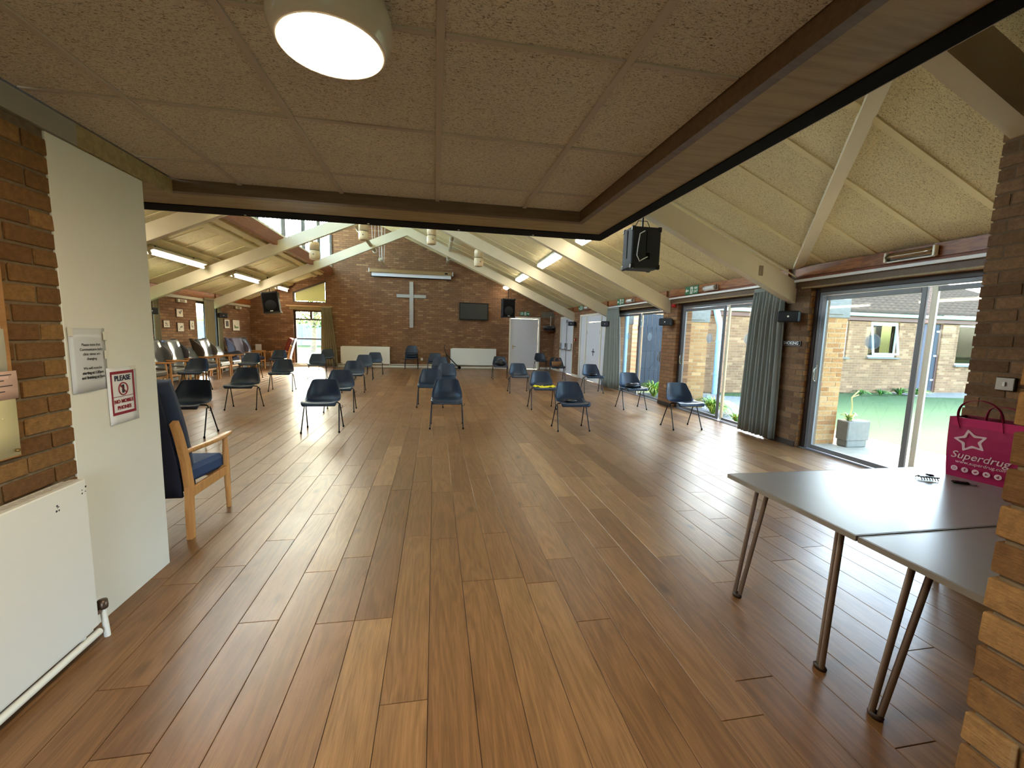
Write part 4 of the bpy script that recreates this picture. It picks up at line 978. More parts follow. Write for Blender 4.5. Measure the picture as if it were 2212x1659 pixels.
for k in range(5):
    y = .105 - k * .043
    bb = B(); bb.add([(.0145 * math.cos(q * math.pi / 8), .0145 * math.sin(q * math.pi / 8), 0) for q in range(16)], [tuple(range(16))]); ic = part('round_icon', face(bb, y, .052), print_w, tb)
    if k == 1: bb = text_b('f', .02, bold=.0008)
    elif k == 3: bb = B(); bb.add([(-.005, -.006, .0005), (.008, 0, .0005), (-.005, .006, .0005)], [(0, 1, 2)])
    elif k == 2: bb = B(); bb.add([(-.008, .002, .0005), (-.002, -.006, .0005), (.006, -.001, .0005), (.008, .005, .0005), (.003, .006, .0005), (0, .002, .0005)], [tuple(range(6))])
    elif k == 4: bb = text_b('d', .02, bold=.0008)
    else: bb = B(); bb.add([(-.006, -.006, .0005), (.006, -.006, .0005), (.006, .006, .0005), (-.006, .006, .0005), (-.004, -.004, .0005), (.004, -.004, .0005), (.004, .004, .0005), (-.004, .004, .0005)], [(0, 1, 5, 4), (1, 2, 6, 5), (2, 3, 7, 6), (3, 0, 4, 7)])
    part('icon_mark', onto(bb, (FX - .001, y, .052), (0, -1, 0), (.02, 0, 1)), plain('icon_pink%d' % k, (150, 14, 76), .6), ic)
t = thing('hair_clip', 'dark claw hair clip lying on the table by the bag', 'hair clip', (2.66, 1.79, .70), R(-25))
for s in (-1, 1):
    bb = B()
    for k in range(7): bb.tube([(-.045 + k * .012, s * .012, .014), (-.047 + k * .012, s * .022, .010), (-.048 + k * .012, s * .028, .003)], .0022, 5)
    bb.box(-.05, .04, s * .008 - .005, s * .008 + .005, .012, .019, .002); part('claw', bb, blackgl, t)
bb = B(); bb.lathe([(0, .008), (.016, .006), (.018, 0), (.0, -.002)], 12); bb.move((0, 0, .024)); part('thumb_grip', bb, blackgl, t)
t = thing('car_key', 'black key fob with a metal ring next to the hair clip', 'key', (2.76, 1.715, .70), R(-35))
bb = B(); bb.box(-.035, .035, -.015, .015, .001, .014, .006); part('fob', bb, blackgl, t)
bb = B(); bb.tube([(.05 + .014 * math.cos(q * math.pi / 6), .014 * math.sin(q * math.pi / 6), .003) for q in range(12)], .0015, 5, closed=True); part('ring', bb, chrome, t)

# ------------------------------------------------------------------ lobby lamp
LAMP_E = 23.0
t = lamp = thing('ceiling_lamp', 'round white lit bulkhead lamp on the lobby ceiling', 'lamp', (-.275, 1.30, 2.298), group='lobby lamps')
bb = B(); bb.lathe([(.0, 0), (.135, 0), (.150, -.02), (.158, -.055), (.155, -.09), (.142, -.118), (.133, -.126), (.128, -.120)], 48); part('housing', bb, plain('white_gloss_lamp', (206, 196, 176), .18), t)
bb = B(); bb.lathe([(0, -.138), (.06, -.137), (.10, -.134), (.124, -.128), (.128, -.120)], 48); part('diffuser', bb, plain('lit_diffuser', (255, 246, 220), .5, emit=(255, 236, 196), estr=LAMP_E), t)

fill_lamp = copy_tree(lamp); fill_lamp.location = (-.285, -1.49, 2.298); fill_lamp['label'] = 'added unseen round white lamp behind the camera'  # unseen copy of the lamp, added to brighten the lobby

# ------------------------------------------------------------------ radiator by the white wall
t = thing('radiator', 'white panel radiator under the notices', 'radiator', (XW, 1.3, 0))
bb = B(); bb.box(.075, .103, -.80, .75, .09, .765, .004); part('front_panel', bb, rad_m, t)
bb = B(); bb.box(.02, .045, -.80, .74, .10, .76, .004); part('rear_panel', bb, rad_m, t)
rs = random.Random(4)
for y, z, n in ((.735, .725, 7), (.60, .70, 5)):
    for k in range(n):
        bb = B(); yy, zz, q = y + rs.uniform(-.016, .012), z + rs.uniform(-.018, .014), rs.uniform(.0015, .004); bb.box(.103, .1034, yy - q, yy + q, zz - q, zz + q); part('scuff_mark', bb, ink, t)
for k in range(44):
    bb = B(); y = -.78 + k * .035; bb.prism([(.046, y, .745), (.074, y + .012, .745), (.074, y + .030, .745), (.046, y + .018, .745)], (0, 0, .02)); part('convector_fin', bb, plain('fin_paint', (196, 184, 164), .5) if k == 0 else MATS['fin_paint'], t)
bb = B(); bb.cyl((.085, -.80, .045), (.085, .77, .045), .016, 10); part('lower_pipe', bb, white, t)
bb = B(); bb.cyl((.07, .70, .05), (.07, .70, .10), .012, 8); bb.box(.045, .085, -.8, .74, .07, .088); part('pipe_elbow', bb, white, t)
bb = B(); bb.tube([(.095, .80, 0), (.092, .797, .08), (.09, .795, .14)], .012, 10); vv = part('valve_pipe', bb, white, t)
bb = B(); bb.lathe([(.0, .03), (.018, .028), (.02, .0), (.018, -.012), (.0, -.013)], 12); bb.move((.09, .795, .152)); part('valve_cap', bb, plain('bronze_valve', (92, 76, 62), .35, .6), vv)
bb = B(); bb.box(.03, .095, .75, .785, .13, .15); part('valve_tail', bb, chrome, vv)

# ------------------------------------------------------------------ papers on the white wall and the notice board
t = thing('notice_sleeve', 'notice in a clear plastic sleeve about changed clinic times', 'notice', (XW + .004, 2.27, 1.26))
def wallp(b_, y, z, off=.002): return onto(b_, (off, y, z), (0, 1, 0), (0, 0, 1))
bb = B(); bb.shell(lambda u, v: (.004 * math.sin(u * 5) + .002, (u - .5) * .215, (v - .5) * .29), 8, 6, .0008); part('sleeve', bb, plastic_s, t)
for k, (s, bd) in enumerate((('Please note that', 0), ('Communicare baby', 0), ('clinic times are', 0), ('changing.', 0), ('', 0), ('We will now be', 0), ('starting at 1.30pm', .0006), ('and finishing at 3pm', .0006))):
    if s: part('lettering', wallp(text_b(s, .0168, bold=bd + .0002, ext=.0001), .008, .07 - k * .0215, .0066), ink, t)
for y, z in ((.10, .11), (.10, .02), (-.10, .13)):
    bb = B(); bb.box(.004, .007, y - .012, y + .012, z - .02, z + .02); part('tape', bb, tape, t)
t = thing('phone_notice', 'white notice with maroon border asking for no mobile phones', 'notice', (XW + .004, 2.465, 1.07))
bb = B(); bb.shell(lambda u, v: (.0015 + .008 * max(0, .25 - v) ** 1.2, (u - .5) * .205, (v - .5) * .285), 4, 10, .0006); part('sheet', bb, paper, t)
for y0, y1, z0, z1 in ((-.083, .083, .108, .122), (-.083, .083, -.098, -.084), (-.083, -.072, -.084, .108), (.072, .083, -.084, .108), (-.072, .072, -.008, -.0055)):
    bb = B(); bb.box(.003, .0034, y0, y1, z0, z1); part('border', bb, redink, t)
part('lettering', wallp(text_b('PLEASE', .036, bold=.0011), 0, .085, .0032), navyink, t)
part('lettering', wallp(text_b('NO MOBILE', .0255, bold=.0009), 0, -.032, .0032), redink, t); part('lettering', wallp(text_b('PHONES', .0255, bold=.0009), 0, -.064, .0032), redink, t)
bb = B(); bb.tube([(.0034, .031 * math.cos(q * math.pi / 16), .031 + .031 * math.sin(q * math.pi / 16)) for q in range(32)], .0028, 5, closed=True); bb.tube([(.0036, -.021, .052), (.0036, .021, .010)], .0024, 5); part('ban_ring', bb, redink, t)
bb = B(); bb.box(.003, .0036, -.008, .008, .010, .052); part('phone_symbol', bb, ink, t)
bb = B(); bb.box(.003, .0046, .06, .10, .125, .142); part('tape', bb, tape, t)
t = thing('notice_board', 'cream papers pinned at the left edge of the brick wall', 'notice', (XW + .006, 1.66, 1.2))
bb = B(); bb.box(0, .012, -.35, .225, -.28, .55); part('board', bb, wood('board_edge', (150, 104, 56), (170, 122, 70), (3, 3, 30), .6, 3), t)
for y0, y1, z0, z1, mt, x in ((-.33, .222, -.275, .02, creampaper, .014), (-.33, .205, .02, .20, plain('pale_sheet', (206, 200, 176), .7), .0145), (-.33, .195, .16, .40, paper, .015), (-.33, .19, .235, .30, bluepaper, .017), (-.33, .19, .31, .54, creampaper, .0145), (-.33, .232, -.06, .045, pinkpaper, .018)):
    bb = B(); bb.shell(lambda u, v: (x + .002 * math.sin(u * 6 + v * 3), y0 + (y1 - y0) * u, z0 + (z1 - z0) * v), 5, 3, .0006); part('sheet', bb, mt, t)
for k in range(4):
    bb = B(); bb.box(.0205, .0208, .08, .21 - .03 * (k % 2), .03 - k * .02, .033 - k * .02); part('print_line', bb, ink, t)
bb = B(); bb.lathe([(0, .026), (.006, .024), (.006, .014)], 10, 'X'); bb.move((0, .205, -.255)); part('pin', bb, plain('drawing_pin', (150, 120, 70), .3, .8), t)
# light switch on the dark brick wall
t = thing('light_switch', 'brushed metal light switch on the dark brick wall', 'switch', (XD - .004, 1.905, 1.215))
bb = B(); bb.box(-.012, .006, -.046, .046, -.04, .04, .004); part('back_box', bb, plain('dark_box', (30, 28, 28), .5), t)
bb = B(); bb.box(-.018, -.012, -.042, .042, -.037, .037, .003); part('plate', bb, steel_br, t)
bb = B(); bb.box(-.026, -.018, -.006, .006, -.013, .013, .002); part('rocker', bb, sign_w, t)

# ------------------------------------------------------------------ loudspeakers
def pa(label, loc, rz, w_, d, hh, back=False, tiltx=0, stem=.3):
    t = thing('loudspeaker', label, 'speaker', loc, rz)
    bb = B(); bb.box(-w_ / 2, w_ / 2, -d / 2, d / 2, -hh / 2, hh / 2, .012); part('cabinet', bb, plain('cab%d' % int(loc[0] * 100), (26, 28, 32), .6, noise=.1, nscale=150, bump=.2), t)
    bb = B(); bb.box(-w_ / 2 + .02, w_ / 2 - .02, -d / 2 - .008, -d / 2 + .002, -hh / 2 + .03, hh / 2 - .03, .004); g = part('grille', bb, black, t)
    bb = B(); bb.lathe([(.0, 0), (w_ * .34, 0), (w_ * .36, .006)], 24, 'Y', (0, -d / 2 - .0105, -hh * .14)); part('driver', bb, plain('driver%d' % int(loc[0] * 100), (10, 10, 11), .85), g)
    bb = B(); bb.box(-.04, .04, -d / 2 - .012, -d / 2 - .008, -hh / 2 + .045, -hh / 2 + .06); part('maker_badge', bb, sign_w, g)
    bb = B(); bb.box(-.024, .024, -.024, .024, -.03, .03, .008); gme = bb.mesh('corner_guard', blackgl)
    for sx in (-1, 1):
        for sz in (-1, 1):
            for sy in (-1, 1): part('corner_guard', gme, None, t, loc=(sx * (w_ / 2 - .018), sy * (d / 2 - .018), sz * (hh / 2 - .024)))
    bb = B(); bb.cyl((0, 0, hh / 2), (0, 0, hh / 2 + stem), .012, 8); bb.tube([(-w_ * .3, 0, hh / 2), (-.06, 0, hh / 2 + .10), (.06, 0, hh / 2 + .10), (w_ * .3, 0, hh / 2)], .005, 6); part('hanging_bracket', bb, blackmetal, t)
    return t
t = pa('large black loudspeaker seen from behind, hung below the near rafter', (2.57, 5.16, 2.535), R(180), .38, .27, .50, stem=.55)
bb = B(); bb.tube([(.03, .137, .20), (.10, .15, .16), (.12, .155, .02), (.13, .155, -.10), (.09, .155, -.17), (.04, .15, -.14), (-.02, .14, -.11)], .006, 6); part('white_cable', bb, sign_w, t)
bb = B(); bb.box(-.05, .0, .135, .139, -.14, -.06); part('socket_plate', bb, black, t)
bb = B(); bb.box(-.004, .004, .135, .139, -.05, .20); part('seam_strip', bb, black, t)
bb = B(); bb.box(.190, .194, -.01, .01, -.12, .22); part('side_slot', bb, black, t)
t = pa('black loudspeaker hung from the rafter left of the cross', (-5.05, 14.62, 2.20), R(10), .46, .34, .64, stem=.55); t.rotation_euler = (R(-4), R(-7), R(10))
pa('black loudspeaker hung from the rafter beside the gable door', (2.50, 14.72, 2.31), R(0), .44, .34, .64, stem=.45)
def wallspk(label, x, y, z, s):
    """small speaker on a bracket: s=+1 faces +x (left wall), -1 faces -x"""
    t = thing('wall_speaker', label, 'speaker', (x, y, z), R(38) * -s, 'small wall speakers')
    n = B(); n.box(-.06, .06, -.13, .13, -.075, .075, .018); part('grille', n.move((s * .20, 0, 0), 0), plain('spk%d%d' % (int(y * 10), s), (22, 23, 26), .6), t)
    n = B(); n.box(-.05, .05, -.10, .10, -.07, .07, .03); part('shell_back', n.move((s * .115, 0, 0)), plain('shl%d%d' % (int(y * 10), s), (118, 116, 106), .5), t)
    n = B(); n.cyl((0, 0, 0), (s * .08, 0, 0), .02, 8); n.box(-.004 + min(0, s * .01), .004 + max(0, s * .01), -.03, .03, -.05, .05); part('bracket', n, black, t)
    n = B(); n.lathe([(0, -.002), (.012, -.001), (.012, .001)], 10, 'X', (s * .262, 0, 0)); part('maker_badge', n, sign_w, t)
for y, z, tx in ((5.14, 1.76, 'on the near brick pier by the grey curtain'), (8.25, 1.76, 'on the second brick pier'), (11.40, 1.78, 'beside the white panelled door'), (14.40, 1.84, 'beside the double fire doors')): wallspk('small black wall speaker ' + tx, XR, y, z, -1)
for y, z, tx in ((11.22, 1.74, 'beside the white wall edge'), (14.56, 1.76, 'between the curtains on the left wall')): wallspk('small black wall speaker ' + tx, XL + .12, y, z, 1)

# ------------------------------------------------------------------ signs and emergency lights on the fascias
def exit_sign(label, org, ex, w_, arrow, order):
    t = thing('exit_sign', label, 'sign', org, 0, 'green fire exit signs'); ex = Vector(ex); ez = Vector((0, 0, 1)); nn = ex.cross(ez); hh = w_ * .36
    def flat(b_, off=.004): return onto(b_, nn * off, ex, ez)
    def rect(x0, x1, z0, z1): q = B(); q.add([(x0, z0, 0), (x1, z0, 0), (x1, z1, 0), (x0, z1, 0)], [(0, 1, 2, 3)]); return q
    q = B(); q.box(-w_ / 2, w_ / 2, -hh / 2, hh / 2, -.003, .003); part('sign_plate', onto(q, (0, 0, 0), ex, ez), green_s, t)
    xa, xm, xt = order
    q = B(); s = arrow; q.add([(x * s + xa * w_, z, 0) for x, z in ((-.36 * hh, 0), (-.05 * hh, .28 * hh), (-.05 * hh, .09 * hh), (.34 * hh, .09 * hh), (.34 * hh, -.09 * hh), (-.05 * hh, -.09 * hh), (-.05 * hh, -.28 * hh))], [(0, 1, 2, 3, 4, 5, 6)]); part('arrow', flat(q), sign_w, t)
    part('doorway', flat(rect(xm * w_ - .27 * hh, xm * w_ + .27 * hh, -.42 * hh, .42 * hh)), sign_w, t)
    q = B(); m_ = xm * w_
    for pts in ([(-.02, .16), (.10, .16), (.06, -.08), (-.08, -.06)], [(-.08, -.06), (.02, -.08), (-.12, -.36), (-.20, -.34)], [(.0, -.06), (.07, -.06), (.18, -.22), (.12, -.36), (.06, -.34), (.10, -.20)], [(-.02, .15), (-.20, .08), (-.2, .02), (-.02, .07)], [(.08, .15), (.2, .02), (.16, -.02), (.05, .06)]): q.add([(x * hh * s * -1 + m_, z * hh, 0) for x, z in pts], [tuple(range(len(pts)))])
    q.add([(.04 * hh * -s + m_ + .07 * hh * math.cos(k * math.pi / 5), .26 * hh + .07 * hh * math.sin(k * math.pi / 5), 0) for k in range(10)], [tuple(range(10))]); part('running_figure', flat(q, .006), green_s, t)
    part('lettering', flat(text_b('FIRE', hh * .40, bold=.001), .004).move(tuple(ex * (xt * w_) + Vector((0, 0, hh * .20)))), sign_w, t); part('lettering', flat(text_b('EXIT', hh * .40, bold=.001), .004).move(tuple(ex * (xt * w_) - Vector((0, 0, hh * .20)))), sign_w, t)
    return t
L3 = (-.34, .0, .32)
exit_sign('green fire exit sign over the second garden door', (XR - .050, 7.47, 2.345), (0, -1, 0), .42, 1, L3)
exit_sign('green fire exit sign over the third garden door', (XR - .050, 10.62, 2.345), (0, -1, 0), .42, 1, L3)
exit_sign('green fire exit sign over the white panelled door', (XR - .050, 13.72, 2.345), (0, -1, 0), .42, 1, L3)
exit_sign('green fire exit sign over the gable door', (3.60, YF - .012, 2.26), (1, 0, 0), .40, -1, (.34, .04, -.3))
def emlight(label, y):
    t = thing('emergency_light', label, 'light', (XR - .048, y, 2.33), 0, 'emergency lights on the fascias')
    q = B(); q.box(-.03, 0, -.19, .19, -.045, .045, .006); part('base', q, white, t)
    q = B(); q.shell(lambda u, v: (-.035 - .035 * math.sin(v * math.pi), (u - .5) * .30, (v - .5) * .085), 4, 8, .002); part('diffuser', q, diff_m, t)
    for s in (-1, 1): q = B(); q.box(-.055, -.028, s * .19 - .02 - .02 * s, s * .19 + .02 - .02 * s, -.045, .045, .004); part('end_cap', q, plain('cap%d%d' % (int(y * 10), s), (120, 100, 80), .4), t)
emlight('small emergency light beside the sign over the second garden door', 6.88); emlight('small emergency light beside the sign over the third garden door', 10.02); emlight('small emergency light beside the sign over the panelled door', 13.12); emlight('small emergency light over the fire doors', 16.1)
t = thing('wall_lamp', 'chromed strip lamp on the fascia over the nearest garden door', 'lamp', (XR - .048, 3.66, 2.345))
q = B(); q.box(-.012, 0, -.24, .24, -.04, .04, .004); part('back_plate', q, jamb_m, t)
q = B(); q.shell(lambda u, v: (-.015 - .05 * math.sin(v * math.pi), (u - .5) * .44, (v - .5) * .088), 6, 10, .002); part('reflector', q, plain('chromed_reflector', (176, 160, 140), .15, 1.0), t)
q = B(); q.box(-.045, -.012, -.22, .22, -.055, -.044, .003); part('diffuser', q, sign_w, t)
for s in (-1, 1): q = B(); q.box(-.06, -.01, s * .228 - .012, s * .228 + .012, -.05, .05, .004); part('end_cap', q, alu_c, t)
for y, tx in ((12.76, 'above the four pictures'), (16.05, 'above the two corner pictures')):
    t = thing('emergency_light', 'small white emergency light ' + tx, 'light', (XL + .03, y, 2.07), 0, 'emergency lights on the left wall'); q = B(); q.box(0, .05, -.2, .2, -.04, .04, .006); part('base', q, white, t); q = B(); q.box(.05, .06, -.12, .08, -.03, .03); part('diffuser', q, plain('emg%d' % int(y), (140, 120, 96), .4), t)
t = thing('no_smoking_sign', 'black no smoking sign with white letters, partly behind the grey curtain', 'sign', (XR - .006, 5.15, 1.405))
q = B(); q.box(-.004, .002, -.215, .215, -.035, .035); part('sign_plate', q, black, t); part('lettering', onto(text_b('NO SMOKING', .057, bold=.0015), (-.006, .0, 0), (0, -1, 0), (0, 0, 1)), sign_w, t)
q = B()
for z in (-.029, .029): q.box(-.006, -.004, -.208, .208, z - .0015, z + .0015)
for y in (-.208, .208): q.box(-.006, -.004, y - .0015, y + .0015, -.029, .029)
part('border', q, sign_w, t)
q = B(); q.lathe([(0, 0), (.045, 0), (.045, .04), (.035, .07), (0, .075)], 14); q.v = [(x, y, -z) for x, y, z in q.v]; solo('alarm_sounder', q, red_p, 'red fire alarm sounder above the second brick pier', 'alarm', (XR - .05, 8.05, 2.125))
t = thing('fire_call_point', 'red fire alarm call point beside the fire doors', 'alarm', (XR - .002, 14.24, 1.29)); q = B(); q.box(-.05, 0, -.045, .045, -.045, .045, .006); part('box', q, red_p, t); q = B(); q.box(-.053, -.05, -.025, .025, -.02, .02); part('window', q, sign_w, t)

# ------------------------------------------------------------------ gable wall fittings
t = thing('wall_cross', 'tall brushed metal cross on the gable wall', 'cross', (-.897, YF - .03, 1.57))
q = B(); q.box(-.074, .074, -.02, .02, 0, 1.75, .004); part('upright', q, steel_br, t); q = B(); q.box(-.555, -.0745, -.018, .018, 1.14, 1.27, .004); q.box(.0745, .555, -.018, .018, 1.14, 1.27, .004); part('arms', q, steel_br, t)
t = thing('projection_screen', 'rolled up projection screen in a tan case above the cross', 'screen', (-.885, YF - .10, 3.45))
q = B(); q.box(-1.55, 1.55, -.06, .06, .155, .285, .008); part('case', q, case_m, t); q = B(); q.box(-1.47, 1.49, -.004, .004, .025, .155); part('screen_fabric', q, screen_m, t); q = B(); q.box(-1.50, 1.50, -.012, .012, 0, .024, .003); part('weight_bar', q, black, t)
for s in (-1, 1): q = B(); q.box(s * 1.558 - .012, s * 1.558 + .012, -.07, .07, .145, .295, .004); part('end_cap', q, sign_w, t)
q = B(); q.box(1.25, 1.36, -.064, -.06, .195, .245); part('maker_badge', q, black, t)
t = thing('wall_television', 'flat black television on the gable wall', 'television', (1.515, YF - .09, 1.935))
q = B(); q.box(-.575, .575, -.03, .03, 0, .67, .008); part('casing', q, blackgl, t); q = B(); q.box(-.545, .545, -.034, -.03, .045, .64); part('screen', q, tv_m, t); q = B(); q.box(-.2, .2, .03, .088, .2, .5); part('wall_bracket', q, black, t)
def far_rad(label, x0, x1):
    t = thing('radiator', label, 'radiator', ((x0 + x1) / 2, YF - .07, 0)); w_ = (x1 - x0) / 2
    q = B(); q.box(-w_, w_, -.05, -.03, .145, .815, .006); part('front_panel', q, rad_m, t); q = B(); q.box(-w_ - .06, w_ - .04, .0, .02, .165, .79, .006); part('rear_panel', q, rad_m, t)
    q = B(); q.box(-w_ + .01, w_ - .05, -.03, 0, .18, .78); part('convector', q, plain('rad_gap%d' % int(x0 * 10 + 100), (60, 52, 46), .8), t)
    q = B(); q.tube([(-w_ + .02, -.02, .145), (-w_ + .02, -.02, .06), (-w_ - .05, -.02, .05)], .011, 8); q.tube([(w_ - .02, -.02, .145), (w_ - .02, -.02, .06), (w_ + .05, -.02, .05)], .011, 8); part('valve_tails', q, white, t)
far_rad('cream radiator on the gable wall left of the cross', -3.466, -1.711); far_rad('white radiator on the gable wall under the television', .676, 2.443)
q = B(); q.cyl((XL + .1, YF - .028, .125), (2.9, YF - .028, .125), .016, 10); solo('heating_pipe', q, white, 'long white heating pipe above the gable skirting', 'pipe')
q = B(); q.box(-.045, .045, -.012, 0, -.045, .045, .004); t = solo('wall_socket', q, sign_w, 'white wall socket right of the stacked chairs', 'socket', (-.505, YF - .001, .345))
t = thing('corner_shelf', 'small wooden shelf holding a player in the right far corner', 'shelf', (4.60, YF - .16, 1.58)); q = B(); q.box(-.24, .24, -.15, .15, 0, .025, .003); part('shelf_board', q, purlin_m, t); q = B(); q.prism([(.0, .15, 0), (.0, -.10, 0), (.0, .15, -.14)], (.02, 0, 0)); part('bracket', q, purlin_m, t)
t = thing('disc_player', 'silver and black player on the corner shelf', 'player', (4.60, YF - .16, 1.605)); q = B(); q.box(-.20, .20, -.13, .12, .0, .10, .006); part('lower_unit', q, blackgl, t); q = B(); q.box(-.21, .19, -.13, .12, .102, .19, .006); part('upper_unit', q, alu, t); q = B(); q.box(-.11, .09, -.133, -.13, .13, .155); part('display', q, black, t)
q = B(); q.box(-.012, .012, -.012, .0, 0, .40); solo('cable_conduit', q, white, 'white conduit running up from the corner shelf player', 'conduit', (4.70, YF - .001, 1.80))
t = thing('folding_trolley', 'black folded trolley leaning against the gable wall', 'trolley', (.5, YF - .25, 0))
q = B(); q.tube([(.01, .12, .28), (-.06, .14, .56), (-.14, .16, .83), (-.09, .17, .96)], .014, 8); part('handle_bar', q, plain('maroon_black', (44, 22, 22), .4), t); q = B(); q.tube([(-.06, .14, .56), (.20, .05, .30), (.44, -.04, .06)], .022, 8); part('frame', q, blackmetal, t)
q = B(); q.lathe([(0, -.02), (.055, -.02), (.06, 0), (.055, .02), (0, .02)], 16, 'Y', (.46, -.06, .06)); part('wheel', q, black, t); q = B(); q.tube([(.01, .12, .28), (.03, .1, .01), (.44, -.02, .03)], .012, 8); part('base_bar', q, blackmetal, t)

# ------------------------------------------------------------------ pictures on the left wall
PICS = [(12.55, 12.85, 1.64, 1.86, 0, 'small framed drawing, top of the four on the left wall'), (11.98, 12.24, 1.36, 1.55, 1, 'small framed drawing, left of the four on the left wall'), (12.56, 12.85, 1.26, 1.50, 2, 'small framed drawing, bottom of the four on the left wall'), (13.14, 13.36, 1.31, 1.57, 3, 'small framed drawing, right of the four on the left wall'), (15.11, 15.46, 1.37, 1.66, 4, 'framed dark print, left of the two in the corner'), (15.67, 16.18, 1.29, 1.66, 5, 'framed landscape print, right of the two in the corner')]
fr_m = plain('dark_picture_frame', (74, 46, 34), .5); inkg = plain('grey_sketch', (120, 116, 108), .8); inkgr = plain('green_sketch', (112, 130, 76), .8); mountm = plain('cream_mount', (232, 222, 204), .8)
for y0, y1, z0, z1, k, lb in PICS:
    t = thing('picture', lb, 'picture', (XL + .002, (y0 + y1) / 2, (z0 + z1) / 2), 0, 'framed pictures on the left wall'); w_, hh = (y1 - y0) / 2, (z1 - z0) / 2
    q = B(); q.box(0, .02, -w_, w_, -hh, hh, .003); part('frame', q, fr_m, t); q = B(); q.box(.019, .022, -w_ + .012, w_ - .012, -hh + .012, hh - .012); part('mount', q, mountm, t)
    rq = random.Random(k); q = B()
    if k == 4: q.box(.022, .0235, -w_ * .55, w_ * .55, -hh * .6, hh * .65)
    elif k == 5:
        q.add([(.0235, -w_ * .6, -hh * .55), (.0235, w_ * .6, -hh * .5), (.0235, w_ * .6, -hh * .2), (.0235, w_ * .1, -hh * .3), (.0235, -w_ * .3, -hh * .1), (.0235, -w_ * .5, hh * .2), (.0235, -w_ * .6, 0)], [tuple(range(7))])
    else:
        for i in range(6):
            y, z = rq.uniform(-.45, .45) * w_, rq.uniform(-.5, .4) * hh; q.box(.022, .0232, y - w_ * .12, y + w_ * rq.uniform(.05, .3), z - hh * .06, z + hh * rq.uniform(.02, .3))
    part('drawing', q, inkgr if k == 5 else (fr_m if k == 4 else inkg), t)

# ------------------------------------------------------------------ spotlights, suspended tubes and fluorescent fittings under the roof
for k, (x, z, tx) in enumerate(((-1.81, 3.93, 'left of the ridge'), (-.10, 3.93, 'right of the ridge'), (1.15, 3.43, 'lowest on the right'), (-3.0, 3.38, 'lowest on the left, before the clerestory'))):
    t = thing('spotlight', 'cream cylinder spotlight ' + tx, 'spotlight', (x, 11.72, z), R(8 if x > -1 else -8), 'cream spotlights under the fourth rafter')
    q = B(); q.lathe([(0, .22), (.10, .22), (.115, .19), (.115, .012), (.108, .012)], 20); q.lathe([(.108, .0), (.118, .0), (.125, -.12), (.12, -.20), (.09, -.215), (0, -.215)], 20); part('housing', q, cream_l, t)
    q = B(); q.lathe([(.109, .013), (.1165, .013), (.1165, -.001), (.109, -.001)], 20); part('joint_band', q, jamb_m, t); q = B(); q.lathe([(0, -.012), (.014, -.008), (.014, 0)], 8, 'Y', (.02, -.119, -.10)); part('screw', q, jamb_m, t)
    top = zb(x) - z
    q = B(); q.tube([(0, 0, .21), (0, -.05, .21 + (top - .21) * .5), (0, -.22, top + .02)], .012, 8); q.box(-.10, .10, -.02, .02, .21, .225); part('stem', q, blackmetal, t)
def tubeline(label, x, z, y0, y1, r_, cords, jo):
    t = thing('suspended_tube', label, 'tube heater', (x, y0, z)); q = B(); q.cyl((0, 0, 0), (0, y1 - y0, 0), r_, 14); part('tube', q, pipe_m, t)
    for y in jo: q = B(); q.cyl((0, y - y0 - .05, 0), (0, y - y0 + .05, 0), r_ * 1.25, 14); part('coupling', q, sign_w, t)
    for y in cords:
        for dx in (-.07, .07): q = B(); q.cyl((dx * .4, y - y0, r_), (dx, y - y0, zr(x) - z), .006, 6); part('cord', q, sign_w, t)
tubeline('long pale tube hung by cords left of the ridge', -2.03, 4.12, 11.75, 15.6, .06, (13.2, 15.2), (12.4, 15.45))
tubeline('short pale tube hung by cords before the screen', -1.90, 3.90, 15.75, 16.95, .05, (15.95, 16.75), (15.9,))
tubeline('long pale tube with couplings right of the ridge', .47, 4.12, 11.75, 16.98, .055, (12.2, 14.2, 16.4), (12.9, 14.6, 16.2))
def fluo(label, x, y0, y1, left):
    sl = math.atan(.4225) * (-1 if left else 1); zz = (zl(x) - .11) if left else (zr(x) - .02)
    t = thing('strip_light', label, 'light', (x, y0, zz), 0, 'fluorescent strip lights on the ceiling slopes'); t.rotation_euler = (0, sl, 0); L_ = y1 - y0
    q = B(); q.box(-.10, .10, 0, L_, -.06, 0, .006); part('tray', q, white, t)
    if left:
        q = B(); q.cyl((0, .02, -.10), (0, L_ - .02, -.10), .019, 10); part('lamp_tube', q, lit_tube, t)
        for y in (.3, L_ - .3): q = B(); q.box(-.02, .02, y - .01, y + .01, 0, .09); part('hanger', q, blackmetal, t)
        for y in (.03, L_ - .03): q = B(); q.box(-.025, .025, y - .02, y + .02, -.125, -.06, .004); part('lamp_holder', q, white, t)
    else:
        q = B(); q.box(-.085, .085, .03, L_ - .03, -.105, -.06, .012); part('diffuser', q, lit_diff, t)
        for k in range(6): q = B(); y = .12 + k * (L_ - .24) / 5; q.box(-.09, .09, y - .008, y + .008, -.112, -.058, .002); part('louvre', q, alu, t)
fluo('prismatic strip light just visible below the corner of the lobby beam', 2.76, 6.35, 8.1, False); fluo('prismatic strip light on the right slope after the second rafter', 2.76, 9.45, 11.20, False); fluo('prismatic strip light on the right slope between the last rafters', 2.76, 12.75, 14.30, False); fluo('prismatic strip light on the right slope at the gable', 2.76, 16.0, 16.95, False)
fluo('added unseen bare tube strip light on the left slope behind the white wall', -5.34, 6.2, 8.1, True); fluo('bare tube strip light on the left slope nearest the white wall', -5.34, 9.3, 11.25, True); fluo('bare tube strip light on the left slope between the last rafters', -5.34, 12.7, 14.35, True); fluo('bare tube strip light on the left slope at the gable', -5.34, 15.9, 16.95, True)  # the first fitting is out of view, added for its light
